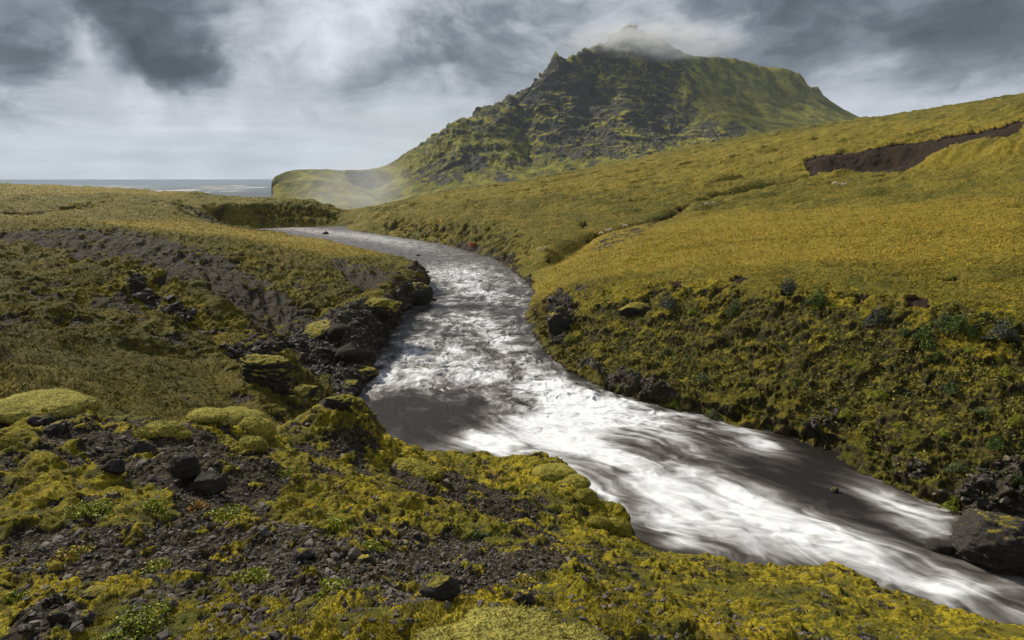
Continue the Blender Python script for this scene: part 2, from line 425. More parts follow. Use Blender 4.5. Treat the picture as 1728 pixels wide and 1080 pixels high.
# ------------------------------------------------------------------ ground cover regions (outlined on the ground)
def region(poly, n=2):
    h = np.array([hit(*p) for p in poly])
    i, j = to_ij(G, h[:, 0], h[:, 1])
    return blur(inpoly(ii.astype(float), jj.astype(float), np.c_[i, j]).astype(float), n)
def spot(u, v, du, dv, n=1):
    return region([(u + du * math.cos(a), v + dv * math.sin(a)) for a in np.linspace(0, 2 * math.pi, 12, endpoint=False)], n)
def union(*rs):
    o = rs[0]
    for r in rs[1:]: o = np.maximum(o, r)
    return o
R_gravel = union(
    region([(0, 392), (130, 392), (240, 398), (370, 432), (460, 490), (545, 552), (505, 600), (420, 555), (330, 492), (190, 450), (150, 470), (70, 420), (0, 420)], 4),
    region([(250, 430), (370, 445), (470, 505), (545, 560), (500, 610), (440, 575), (360, 505), (270, 465)], 3) * 0.9,
    region([(180, 470), (225, 500), (260, 560), (225, 570), (190, 520)], 2),
    region([(540, 432), (650, 466), (690, 478), (640, 505), (570, 470)], 2),
    region([(300, 350), (400, 372), (415, 385), (350, 378)], 1),
    region([(0, 850), (150, 872), (300, 850), (480, 890), (640, 880), (760, 890), (860, 930), (1000, 925), (1065, 940), (980, 965), (800, 985), (700, 1010), (500, 1005), (330, 950), (180, 960), (0, 975)], 3),
    region([(465, 728), (600, 716), (640, 730), (650, 765), (560, 768), (480, 750)], 2),
    region([(60, 695), (300, 712), (400, 750), (470, 760), (490, 830), (330, 865), (260, 800), (60, 780)], 2),
    region([(650, 770), (760, 785), (900, 850), (960, 915), (850, 880), (760, 850), (680, 815)], 2),
    region([(1040, 392), (1120, 375), (1100, 395), (1010, 432), (990, 425)], 2) * 0.55,
    region([(0, 960), (200, 990), (230, 1080), (0, 1080)], 3) * 0.75,
    region([(640, 1000), (900, 970), (930, 1020), (700, 1060)], 2) * 0.8)
R_moss = union(
    region([(640, 752), (780, 758), (900, 766), (960, 790), (1000, 850), (1055, 878), (1080, 932), (1010, 905), (950, 850), (850, 800), (740, 775), (650, 772)], 2),
    region([(380, 770), (520, 770), (650, 800), (780, 860), (900, 905), (800, 900), (640, 870), (480, 850)], 4) * 0.75,
    region([(1050, 960), (1110, 936), (1190, 932), (1420, 950), (1600, 1040), (1728, 1072), (1728, 1080), (950, 1080), (930, 990)], 3) * 0.62,
    region([(180, 450), (300, 478), (380, 545), (470, 590), (480, 640), (400, 640), (300, 560), (200, 500)], 3),
    region([(0, 760), (180, 770), (330, 850), (230, 870), (0, 850)], 3) * 0.9,
    region([(940, 500), (1060, 470), (1300, 478), (1728, 520), (1728, 640), (1500, 600), (1200, 560), (1000, 600), (940, 560)], 6) * 0.62,
    region([(1060, 440), (1150, 395), (1170, 400), (1130, 440), (1060, 470)], 2) * 0.9,
    region([(480, 545), (560, 520), (680, 500), (640, 530), (540, 560), (500, 580)], 2) * 0.8,
    region([(150, 395), (400, 420), (520, 460), (600, 500), (520, 520), (380, 450)], 4) * 0.55)
R_scrub = union(region([(912, 510), (960, 520), (1020, 505), (1130, 485), (1300, 495), (1500, 515), (1728, 560), (2200, 640), (2200, 1200), (1728, 905), (1640, 880), (1500, 815), (1340, 742), (1200, 706), (1085, 680), (990, 640), (925, 592)], 5),
                region([(650, 370), (760, 376), (860, 385), (900, 420), (880, 455), (800, 425), (700, 404), (640, 396)], 2) * 0.65,
                region([(290, 350), (440, 345), (560, 350), (575, 378), (500, 388), (400, 388), (330, 365)], 2) * 0.75)
R_lawn = region([(120, 590), (350, 610), (540, 690), (500, 712), (200, 705), (0, 660), (0, 560)], 10)
R_rock = union(region([(940, 600), (1060, 620), (1200, 640), (1400, 680), (1600, 760), (2200, 860), (2200, 1200), (1728, 905), (1640, 880), (1500, 815), (1340, 742), (1200, 706), (1085, 680), (990, 640)], 9) * 0.50,  # lower right bank: dark rock speckle put in as painted shade
               region([(205, 468), (330, 508), (400, 568), (470, 598), (462, 655), (400, 640), (320, 575), (235, 520)], 3) * 0.5,
               region([(470, 585), (540, 548), (620, 520), (680, 482), (712, 470), (730, 470), (730, 495), (700, 508), (664, 550), (632, 600), (600, 655), (572, 705), (545, 690), (560, 650), (520, 640)], 3),
               region([(870, 455), (905, 480), (905, 500), (880, 470)], 1),
               region([(640, 394), (700, 398), (800, 412), (870, 436), (885, 470), (830, 440), (740, 415)], 1),
               region([(925, 505), (970, 500), (960, 590), (930, 580)], 2) * 0.8,
               region([(990, 640), (1200, 690), (1340, 720), (1500, 790), (1640, 850), (1728, 890), (1728, 920), (1620, 875), (1500, 820), (1340, 747), (1200, 710), (1085, 684)], 2) * 0.9)
R_earth = union(region([(1352, 272), (1400, 262), (1480, 250), (1560, 238), (1640, 226), (1728, 206), (1728, 226), (1640, 242), (1600, 252), (1570, 268), (1530, 286), (1450, 294), (1365, 300)], 1),
                spot(1548, 512, 30, 20, 3) * 0.75, spot(1450, 497, 30, 9, 2) * 0.7, spot(1140, 478, 18, 8, 2) * 0.7, spot(1248, 474, 16, 8, 2) * 0.7, spot(1605, 470, 24, 7, 2) * 0.7, spot(1380, 484, 16, 5, 2) * 0.7,
                spot(982, 380, 14, 6, 2) * 0.7, spot(1150, 355, 14, 6, 2) * 0.7, spot(930, 440, 26, 5, 2) * 0.7, spot(1570, 640, 18, 26, 3) * 0.6, spot(1640, 740, 20, 14, 3) * 0.6,
                np.exp(-(sdist / 1.1) ** 2) * (yg > 120) * 0.9, region([(0, 362), (80, 357), (190, 341), (225, 338), (150, 352), (60, 364)], 1) * 0.9)
R_gold = union(region([(150, 378), (440, 392), (600, 414), (728, 460), (715, 470), (560, 436), (400, 406), (200, 386)], 2),
               region([(1000, 400), (1200, 365), (1728, 340), (1728, 450), (1500, 450), (1200, 455), (960, 490), (900, 520), (900, 480)], 12) * 0.9,
               region([(700, 350), (1000, 330), (1300, 300), (1500, 300), (1728, 300), (1728, 200), (1450, 210), (1000, 290), (700, 335)], 10) * 0.55,
               region([(0, 318), (300, 324), (520, 337), (300, 336), (0, 335)], 3) * 0.8,
               region([(0, 368), (300, 382), (200, 376), (0, 362)], 2) * 0.7)

R_earth = blur(R_earth, 3)
R_gravel, R_moss, R_scrub, R_rock, R_gold = blur(R_gravel, 9), blur(R_moss, 14), blur(R_scrub, 26), blur(R_rock, 6), blur(R_gold, 30)

# ------------------------------------------------------------------ ground mesh
def axis(segs):
    out = []
    for a, b, n in segs: out.append(np.linspace(a, b, n, endpoint=False))
    out.append([segs[-1][1]])
    return np.concatenate(out)
D2R = math.pi / 180
ph_a = axis([(-80 * D2R, -43 * D2R, 90), (-43 * D2R, 43 * D2R, 1080), (43 * D2R, 80 * D2R, 90)])
lr_a = axis([(math.log(0.85), math.log(1.8), 30), (math.log(1.8), math.log(12), 760), (math.log(12), math.log(22), 110), (math.log(22), math.log(110), 800), (math.log(110), math.log(430), 420), (math.log(430), math.log(1250), 40)])
PHm, LRm = np.meshgrid(ph_a, lr_a)
Rm = np.exp(LRm)
X = (Rm * np.sin(PHm)).ravel(); Y = (Rm * np.cos(PHm)).ravel()
shape = PHm.shape
def samp(A): return bilin(G, A, X, Y)
Zb = samp(Z)
Wl = np.clip(samp(R_lawn), 0, 1)
Wg, Wm, Ws, Wr, We, Wo = [np.clip(samp(A), 0, 1) for A in (R_gravel, R_moss, R_scrub, R_rock, R_earth, R_gold)]
riv = samp(blur(RIV.astype(float), 1))
def grid_normals(P, shape):
    Q = P.reshape(shape + (3,))
    du = np.gradient(Q, axis=1); dv = np.gradient(Q, axis=0)
    n = np.cross(du, dv); n /= np.maximum(np.linalg.norm(n, axis=-1, keepdims=True), 1e-9)
    n[n[..., 2] < 0] *= -1
    return n.reshape(-1, 3)
P = np.c_[X, Y, Zb]
N = grid_normals(P, shape)
rr = np.hypot(X, Y)
near = smooth(rr, 17, 11)                     # 1 on the knoll
far = smooth(rr, 120, 220)
# wandering, patchy borders for the regions
bn = np.where(rr > 14, fbm(P, 0.22, 7, 0.62), fbm(P, 1.6, 6, 0.62))
bn2 = np.where(rr > 14, fbm(P, 0.5, 5, 0.65, off=5.5), fbm(P, 3.0, 5, 0.65, off=5.5))
bank_dark = np.clip(smooth(-X + 0.12 * Y, -12, 6) * smooth(rr, 12, 20) * smooth(rr, 110, 80) * (1 - 0.9 * smooth(Wo, 0.1, 0.6)) * (1.0 + 0.6 * bn) + 0.55 * Ws, 0, 1)  # mask that makes ground and blade colour darker on left bank and scrub
def edge(W, nz_, k, lo=0.42, hi=0.58): return smooth(W + nz_ * k, lo, hi) * smooth(W, 0.02, 0.15)
leftbank = smooth(-X + 0.12 * Y, -12, 6) * smooth(rr, 12, 20) * smooth(rr, 110, 80)
Wg = np.maximum(Wg * (0.76 - 0.02 * near), np.maximum(near * (0.34 - 0.10 * Wm), 0.30 * leftbank * (1 - Wo)))
Wm = np.maximum(Wm * 0.80, np.maximum(near * 0.50, 0.30 * leftbank))
Wg = Wg * (1 - 0.7 * Wl); Wm = Wm * (1 - 0.6 * Wl)
Wg = edge(Wg, bn2, 1.3, 0.40, 0.56); Wm = edge(Wm, -bn2 * 0.6 + bn * 0.6, 1.4, 0.4, 0.6); Ws = edge(Ws * 0.80, bn2, 2.0, 0.36, 0.62); Wr = edge(Wr * 0.9, bn, 1.2); We = edge(We * 0.9, bn2, 0.9)
land = 1 - smooth(riv, 0.35, 0.9)
disp = np.zeros(len(X), np.float32)
mid = (1 - near)
# hummocks and long soft folds of the meadows
idx = rr > 11
def on(ix, f):
    o = np.zeros(len(X)); o[ix] = f(P[ix]); return o
fold = on(rr > 40, lambda p: fbm(np.c_[(p[:, 0] * 0.45 - p[:, 1] * 0.9), (p[:, 0] * 0.9 + p[:, 1] * 0.45) * 0.22, p[:, 2] * 0], 1 / 15.0, 5, 0.5, ridge=True))
n1 = on(idx, lambda p: fbm(p, 0.16, 4)); n2 = on(idx, lambda p: -fbm(p, 0.7, 4, ridge=True)); n3 = on(idx, lambda p: fbm(p, 2.4, 3))
fs = 1 + 1.6 * far
disp += mid * (0.65 * n1 * fs + 0.26 * n2 * fs + 0.15 * n3) * (1 - 0.45 * smooth(Wo, 0.3, 1)) * (1 - Wg * 0.5)
disp += fold * (1.1 + 3.2 * smooth(rr, 110, 220)) * smooth(rr, 45, 80) * (1 - Ws) * (1 - We) * (0.45 + 0.55 * smooth(X, -60, 20))
# bolder relief of the left bank: shoulders, hollows and broken steps
k = (leftbank > 0.01) & (rr < 110)
a = np.zeros(len(X)); a[k] = 1.5 * fbm(P[k], 0.085, 3, ridge=True, off=3) + 0.60 * fbm(P[k] * np.array([1, 1, 1.6]), 0.30, 6, 0.6, ridge=True, off=7)
disp += a * leftbank * (1 - 0.75 * smooth(Wo, 0.3, 1)) * (1 - 0.45 * Wg) * (1 - 0.75 * Wl)
# scrub and rock faces
k = (Ws > 0.01) & idx
a = np.zeros(len(X)); a[k] = -0.8 * fbm(P[k], 0.42, 4, ridge=True) - 0.45 * fbm(P[k], 1.4, 4, ridge=True, off=3.3)
disp += a * Ws * mid * 1.25
k = (Wr > 0.01) & idx
a = np.zeros(len(X))
q = P[k] * np.array([1, 1, 2.4])
a[k] = 1.1 * fbm(q, 0.33, 5, 0.55, ridge=True) + 0.5 * fbm(q, 1.2, 4, off=8.1)
disp += (a * 1.25 - 0.25 * Wr) * Wr * mid
k = (Wm > 0.01) & idx
a = np.zeros(len(X)); a[k] = -0.5 * fbm(P[k], 0.6, 4, ridge=True) - 0.22 * fbm(P[k], 2.0, 3, ridge=True, off=5.3)
disp += a * Wm * mid * (1 - Ws)
k = (We > 0.01) & idx
disp[k] -= (We * 0.28)[k]
# rills running down the slopes of the left bank
k = idx & (X < 2) & (rr < 120)
a = np.zeros(len(X)); q = np.c_[X[k] * 0.55 + Y[k] * 0.25, Y[k] * 0.12 - X[k] * 0.12, Zb[k] * 0]; a[k] = fbm(q, 1.0, 3, ridge=True)
disp += 0.95 * a * mid * (1 - 0.8 * Wo) * (1 - Wl)
# the knoll: cushions, stones, hollows
k = rr < 18
a = np.zeros(len(X))
b1 = fbm(P[k], 0.55, 4) * 0.34; b2 = -fbm(P[k], 2.6, 4, 0.45, ridge=True) * 0.15; b3 = -fbm(P[k], 10.0, 3, ridge=True) * 0.024
mm = Wm[k]
a[k] = b1 + b2 * (0.55 + 0.9 * mm) + b3 * (1.2 + 1.4 * mm) + 0.05 * mm - 0.03 * Wg[k]
disp += a * near
P = P + N * (disp * land)[:, None]
P[:, 2] -= 0.15 * (1 - land)
GN = grid_normals(P, shape)

def grid_faces(shape):
    h, w = shape
    i = (np.arange(h - 1)[:, None] * w + np.arange(w - 1)[None, :]).ravel()
    return np.c_[i, i + 1, i + w + 1, i + w].astype(np.int32)
def mesh_from(name, V, F, mat=None, smooth_=True, attrs=None):
    me = bpy.data.meshes.new(name)
    V = np.ascontiguousarray(V, np.float32); F = np.ascontiguousarray(F, np.int32)
    k = F.shape[1]
    me.vertices.add(len(V)); me.vertices.foreach_set('co', V.ravel())
    me.loops.add(F.size); me.loops.foreach_set('vertex_index', F.ravel())
    me.polygons.add(len(F)); me.polygons.foreach_set('loop_start', np.arange(0, F.size, k, dtype=np.int32))
    me.polygons.foreach_set('loop_total', np.full(len(F), k, np.int32))
    me.polygons.foreach_set('use_smooth', np.full(len(F), smooth_, bool))
    for an, av in (attrs or {}).items():
        av = np.ascontiguousarray(av, np.float32)
        if av.ndim == 1:
            at_ = me.attributes.new(an, 'FLOAT', 'POINT'); at_.data.foreach_set('value', av)
        else:
            at_ = me.attributes.new(an, 'FLOAT_VECTOR', 'POINT'); at_.data.foreach_set('vector', av.ravel())
    me.update(calc_edges=True)
    if mat: me.materials.append(mat)
    return me
def link(name, me, label=None, cat=None, group=None, kind=None, parent=None, loc=None):
    o = bpy.data.objects.new(name, me); col.objects.link(o)
    tag(o, label, cat, group, kind)
    if parent: o.parent = parent
    if loc is not None: o.location = loc
    return o
def tag(o, label=None, cat=None, group=None, kind=None):
    if label: o['label'] = label
    if cat: o['category'] = cat
    if group: o['group'] = group
    if kind: o['kind'] = kind

# ground material
def rock_colour(t, p, big):
    c = t.mix(t.noise(p, 1.3 * big, 5, 0.6), (0.020, 0.019, 0.020), (0.060, 0.055, 0.052))
    sp = t.sstep(t.noise(p, 9.0 * big, 4, 0.65), 0.52, 0.72)
    return t.mix(t.math('MULTIPLY', sp, 0.55), c, (0.13, 0.115, 0.105))
GM, t, out = new_mat('ground_cover')
pos = t.node('ShaderNodeNewGeometry').outputs['Position']
nrm = t.node('ShaderNodeNewGeometry').outputs['Normal']
msk = t.node('ShaderNodeSeparateXYZ'); t.l.new(t.attr('cover_a', 'Vector'), msk.inputs[0])
mskb = t.node('ShaderNodeSeparateXYZ'); t.l.new(t.attr('cover_b', 'Vector'), mskb.inputs[0])
fine = t.attr('knoll')
a_gravel, a_moss, a_scrub = msk.outputs; a_rock, a_earth, a_gold = mskb.outputs
nz = t.node('ShaderNodeSeparateXYZ'); t.l.new(nrm, nz.inputs[0])
nL = t.noise(pos, 0.11, 4, 0.6); nM = t.noise(pos, 0.9, 5, 0.6); nF = t.noise(pos, 5.0, 5, 0.68); nX = t.noise(pos, 22.0, 4, 0.7)
nFar = t.noise(t.scale3(pos, (1.0, 1.0, 2.0)), 1.7, 6, 0.75)
# meadow grass: olive green to ochre
grass = t.mix(t.sstep(nL, 0.35, 0.65), (0.105, 0.100, 0.015), (0.190, 0.150, 0.020))
grass = t.mix(t.sstep(t.math('ADD', nM, t.math('MULTIPLY', t.math('SUBTRACT', nF, 0.5), 0.7)), 0.35, 0.68), t.mix(0.5, grass, (0.045, 0.060, 0.010)), grass)
gold = t.mix(t.sstep(nFar, 0.32, 0.66), (0.15, 0.130, 0.015), (0.37, 0.275, 0.034))
grass = t.mix(t.math('MULTIPLY', a_gold, 0.60), grass, gold)
tanc = t.sstep(t.noise(t.scale3(pos, (1, 1, 3)), 0.35, 6, 0.7), 0.52, 0.70)
grass = t.mix(t.math('MULTIPLY', tanc, 0.5), grass, (0.27, 0.19, 0.055))
grass = t.mix(t.math('MULTIPLY', t.sstep(nF, 0.50, 0.34), 0.75), grass, (0.024, 0.027, 0.006))
# moss cushions: bright yellow green with darker seams
mo = t.mix(t.sstep(nM, 0.35, 0.68), (0.180, 0.165, 0.014), (0.37, 0.305, 0.022))
mo = t.mix(t.math('MULTIPLY', t.sstep(nF, 0.54, 0.36), 0.88), mo, (0.026, 0.028, 0.007))
mo = t.mix(t.math('MULTIPLY', t.sstep(nX, 0.56, 0.38), 0.7), mo, (0.045, 0.046, 0.010))
mo = t.mix(t.math('MULTIPLY', t.sstep(t.noise(pos, 2.2, 5, 0.65), 0.54, 0.66), 0.55), mo, (0.10, 0.085, 0.020))
# gravel of dark basalt
vo = t.voro(pos, 13.0)
grav = t.mix(t.noise(pos, 2.5, 4, 0.6), (0.030, 0.025, 0.021), (0.095, 0.077, 0.062))
grav = t.mix(t.math('MULTIPLY', t.sstep(vo.outputs['Distance'], 0.22, 0.62), 0.8), grav, (0.010, 0.009, 0.009))
grav = t.mix(t.math('MULTIPLY', t.sstep(nX, 0.55, 0.75), 0.5), grav, (0.15, 0.13, 0.12))
# dark scrub
sc = t.mix(t.sstep(nF, 0.38, 0.66), (0.014, 0.014, 0.008), (0.120, 0.112, 0.018))
sc = t.mix(t.math('MULTIPLY', t.sstep(nM, 0.48, 0.68), 0.75), sc, (0.24, 0.21, 0.024))
sc = t.mix(t.math('MULTIPLY', t.sstep(t.noise(pos, 1.7, 4, 0.65), 0.52, 0.62), 0.7), sc, (0.030, 0.024, 0.018))
rock = rock_colour(t, pos, 1.0)
earth = t.mix(t.noise(t.scale3(pos, (1.0, 1.0, 0.3)), 1.3, 6, 0.7), (0.008, 0.006, 0.005), (0.040, 0.025, 0.019))
def cover(a, n, k=1.0, lo=0.42, hi=0.58):
    return t.sstep(t.math('ADD', a, t.math('MULTIPLY', t.math('SUBTRACT', n, 0.5), k)), lo, hi)
grass = t.mix(t.attr('bank_dark'), grass, t.vmath('MULTIPLY', grass, (0.64, 0.66, 0.62)))
mo = t.mix(t.math('MULTIPLY', t.attr('bank_dark'), 0.8), mo, t.vmath('MULTIPLY', mo, (0.68, 0.68, 0.6)))
c = grass
c = t.mix(cover(a_moss, nF, 1.0), c, mo)
c = t.mix(cover(a_gravel, nX, 1.0, 0.40, 0.60), c, grav)
c = t.mix(cover(a_scrub, nF, 1.4), c, sc)
c = t.mix(cover(a_rock, nM, 1.5), c, rock)
# steep faces lose their turf
steep = t.sstep(t.math('ADD', nz.outputs[2], t.math('MULTIPLY', t.math('SUBTRACT', nF, 0.5), 0.8)), 0.62, 0.40)
c = t.mix(t.math('MULTIPLY', steep, 0.85), c, t.mix(nX, (0.018, 0.016, 0.014), (0.05, 0.042, 0.034)))
c = t.mix(cover(a_earth, nF, 0.7), c, earth)
# speckle of dead stems, moss crumbs
c = t.mix(t.math('MULTIPLY', t.math('MULTIPLY', t.sstep(nX, 0.56, 0.72), fine), 0.35), c, (0.22, 0.18, 0.06))
c = t.vmath('MULTIPLY', c, (1.06, 0.99, 0.70))
h = t.math('ADD', t.math('MULTIPLY', nF, 1.0), t.math('MULTIPLY', nX, 0.35))
bmp = t.bump(h, 0.9, 0.16)
bmpn = t.bump(t.math('ADD', t.noise(pos, 40, 4, 0.7), t.math('MULTIPLY', t.math('SUBTRACT', 1.0, vo.outputs['Distance']), a_gravel)), 0.9, 0.03)
mixn = t.node('ShaderNodeMix', data_type='VECTOR')
t.put(mixn.inputs[0], fine); t.put(mixn.inputs[4], bmp); t.put(mixn.inputs[5], bmpn)
principled(t, out, c, 0.92, mixn.outputs[1], 0.15)

ground_me = mesh_from('ground', P, grid_faces(shape), GM, True,
                      {'cover_a': np.c_[Wg, Wm, Ws], 'cover_b': np.c_[Wr, We, Wo], 'knoll': near, 'bank_dark': bank_dark})
link('ground', ground_me, 'rolling green and ochre river valley slopes with gravel and moss', 'ground', None, 'structure')

# ------------------------------------------------------------------ river
NP, NTt = 150, 440
EXT = 1.8
d = SR - SL; w_ = np.linalg.norm(d, axis=1, keepdims=True)
A_, B_ = catmull(SL - d / w_ * EXT, NP), catmull(SR + d / w_ * EXT, NP)
mid_ = (A_ + B_) / 2
s_arc = np.r_[0, np.cumsum(np.linalg.norm(np.diff(mid_, axis=0), axis=1))]
tt = np.linspace(0, 1, NTt)
WX = A_[:, None, 0] * (1 - tt) + B_[:, None, 0] * tt
WY = A_[:, None, 1] * (1 - tt) + B_[:, None, 1] * tt
wid = np.linalg.norm(B_ - A_, axis=1)
S_ = np.repeat(s_arc[:, None], NTt, 1); T_ = (tt[None, :] - 0.5) * wid[:, None]
wshape = WX.shape
wx, wy, ws, wtt = WX.ravel(), WY.ravel(), S_.ravel(), T_.ravel()
def fblob(u, v, u1, v1, u2, v2, w):           # elliptical patch of white water: centre and two axis ends, on the water
    c = onz(u, v)[:2]; e1 = onz(u1, v1)[:2] - c; e2 = onz(u2, v2)[:2] - c
    Mx = np.linalg.inv(np.c_[e1, e2])
    q0 = Mx[0, 0] * (wx - c[0]) + Mx[0, 1] * (wy - c[1]); q1 = Mx[1, 0] * (wx - c[0]) + Mx[1, 1] * (wy - c[1])
    return w * np.exp(-(q0 ** 2 + q1 ** 2) * 1.1)
FOAM = [(560, 393, 700, 408, 560, 387, .42), (680, 412, 790, 432, 690, 404, .38), (780, 465, 860, 480, 800, 448, .85), (820, 500, 890, 510, 820, 488, .55),
        (800, 545, 880, 570, 810, 525, .62), (770, 600, 880, 620, 760, 570, .55), (720, 645, 800, 660, 740, 615, .75), (870, 590, 920, 610, 850, 560, .45), (690, 590, 740, 600, 680, 570, .35),
        (640, 640, 690, 600, 650, 655, .45), (850, 640, 940, 660, 830, 620, .35),
        (930, 660, 1000, 700, 900, 690, .9), (1000, 690, 1100, 700, 960, 730, .9), (900, 730, 760, 740, 930, 690, 1.0), (1000, 760, 1080, 800, 940, 760, 1.1), (820, 745, 760, 730, 830, 765, .6),
        (1080, 700, 1180, 730, 1060, 730, .45), (1000, 820, 960, 780, 1050, 840, 1.0), (1150, 830, 1300, 880, 1120, 880, 1.0), (1300, 880, 1450, 930, 1280, 930, 1.0), (1130, 890, 1060, 860, 1160, 930, .9),
        (1430, 920, 1600, 990, 1420, 950, 1.0), (1530, 860, 1620, 900, 1500, 880, 1.1), (1460, 830, 1520, 855, 1450, 845, .6), (1600, 990, 1700, 1010, 1590, 1020, .8), (1170, 760, 1300, 800, 1150, 790, .50), (1250, 735, 1330, 770, 1230, 750, .4), (1280, 745, 1320, 790, 1260, 760, .35)]
DARK = [(700, 700, 600, 700, 720, 665, .9), (1100, 780, 1180, 760, 1120, 800, .2), (1330, 810, 1480, 880, 1370, 785, .7), (1420, 780, 1330, 745, 1400, 810, .6), (1520, 905, 1600, 940, 1500, 890, .6), (780, 522, 860, 522, 780, 515, .5), (1690, 1010, 1728, 1030, 1680, 990, .2), (1070, 860, 1110, 930, 1050, 870, .3),
        (680, 560, 650, 600, 700, 560, .3), (980, 640, 1050, 670, 990, 633, .5)]
foam = sum(fblob(*b) for b in FOAM) - sum(fblob(*b) for b in DARK)
silk = smooth(wy, 44, 34)
fl = np.c_[ws, wtt, np.zeros(len(ws))]
wp = np.c_[ws * 0.45, wtt * 0.45, wx * 0]
warpw = np.c_[fbm(wp, 1, 3, off=1.7), fbm(wp, 1, 3, off=9.2), np.zeros(len(wx))] * 1.6
lob = fbm((fl + warpw) * np.array([0.6, 0.85, 1]), 1.0, 3, 0.45, ridge=True)
st = fbm((fl + warpw) * np.array([0.22, 1.5, 1]), 1.0, 3)
lob2 = fbm((fl + warpw) * np.array([0.30, 0.42, 1]), 1.0, 2, off=4.4)
hgt = (0.32 * lob * (1 - 0.9 * silk) + 0.30 * lob2 * silk + 0.22 * st * (1 - 0.5 * silk)) * np.clip(0.25 + foam, 0.12, 1.0) * smooth(np.minimum(tt, 1 - tt)[None, :].repeat(wshape[0], 0).ravel(), 0.02, 0.14)
bump_s = fbm((fl + warpw * 0.6) * np.array([2.2, 3.4, 1]), 1.0, 3)
hgt = hgt + 0.025 * bump_s * (1 - silk) * np.clip(0.4 + foam, 0, 1)
RM, t, out = new_mat('river_water')
fv = t.attr('flow', 'Vector'); fo = t.attr('foam'); sk = t.attr('silk'); crest = t.attr('crest')
def swirl(v, f, amt, dd=3): return t.vmath('ADD', v, t.vmath('SCALE', t.vmath('SUBTRACT', t.noise(v, f, dd, 0.5, color=True), (0.5, 0.5, 0.5)), scale=amt))
fw = swirl(swirl(fv, 0.13, 5.5, 2), 0.42, 2.0, 2)
fw2 = swirl(fw, 1.6, 0.9)
streak = t.noise(t.scale3(fw, (0.13, 1.1, 1)), 1.0, 3, 0.45)
streakf = t.noise(t.scale3(fw, (0.22, 4.2, 1)), 1.0, 3, 0.5)
lobes = t.noise(t.scale3(fw2, (0.30, 0.58, 1)), 1.0, 4, 0.54)
body = t.noise(fw, 0.38, 4, 0.5)
edgy = t.math('MULTIPLY', t.math('ABSOLUTE', t.math('SUBTRACT', t.noise(t.scale3(fw2, (0.55, 0.7, 1)), 1.0, 5, 0.6), 0.5)), 4.0)
scal = t.noise(t.scale3(fw2, (0.72, 0.24, 1)), 1.0, 4, 0.52)
p_rap = t.math('ADD', t.math('MULTIPLY', lobes, 0.55), t.math('ADD', t.math('MULTIPLY', scal, 0.45), t.math('MULTIPLY', t.math('SUBTRACT', edgy, 0.35), 0.12)))
p_silk = t.math('ADD', t.math('MULTIPLY', streak, 0.55), t.math('MULTIPLY', body, 0.45))
pat = t.node('ShaderNodeMix', data_type='FLOAT'); t.put(pat.inputs[0], t.lin(sk, 0, 1, 0.30, 0.92)); t.put(pat.inputs[2], p_rap); t.put(pat.inputs[3], p_silk)
pat = t.math('ADD', pat.outputs[0], t.math('MULTIPLY', t.math('SUBTRACT', streakf, 0.5), 0.12))
ff = t.math('ADD', t.math('MULTIPLY', fo, 0.95), t.math('MULTIPLY', t.math('SUBTRACT', pat, 0.5), t.lin(t.attr('reach'), 0.0, 1.0, t.lin(sk, 0.0, 1.0, 6.0, 4.2), 2.0)))
ff = t.math('ADD', ff, t.math('MULTIPLY', crest, t.lin(sk, 0, 1, 0.6, 0.25)))
f1 = t.sstep(ff, 0.15, 1.15)
cr = t.node('ShaderNodeValToRGB'); t.put(cr.inputs[0], t.lin(ff, -0.35, 1.35))
e = cr.color_ramp.elements; e[0].position = 0.0; e[0].color = (0.016, 0.014, 0.012, 1); e[1].position = 1.0; e[1].color = (0.70, 0.71, 0.73, 1)
for p_, c_ in ((0.25, (0.048, 0.042, 0.037)), (0.45, (0.125, 0.115, 0.108)), (0.62, (0.28, 0.275, 0.275)), (0.8, (0.47, 0.475, 0.485))):
    q = e.new(p_); q.color = (*c_, 1)
wc = cr.outputs[0]
ro = t.lin(f1, 0.0, 1.0, 0.42, 0.85)
hb = t.math('ADD', t.math('MULTIPLY', streak, 0.5), t.math('MULTIPLY', lobes, t.math('SUBTRACT', 1.0, t.math('MULTIPLY', sk, 0.85))))
nb = t.bump(t.math('ADD', hb, t.math('MULTIPLY', streakf, 0.04)), 0.28, 0.20)
t.put([n_ for n_ in t.n if n_.type == 'BUMP'][-1].inputs['Strength'], t.lin(sk, 0, 1, 0.18, 0.04))
pr = principled(t, out, wc, ro, nb, 0.3)
pr.inputs['IOR'].default_value = 1.33
river_me = mesh_from('river', np.c_[wx, wy, hgt], grid_faces(wshape)[:, ::-1], RM, True, {'flow': fl, 'foam': foam, 'silk': silk, 'crest': lob, 'reach': smooth(wy, 75, 135)})
link('river', river_me, 'fast grey river with silky white rapids running through the valley', 'river', None, 'structure')

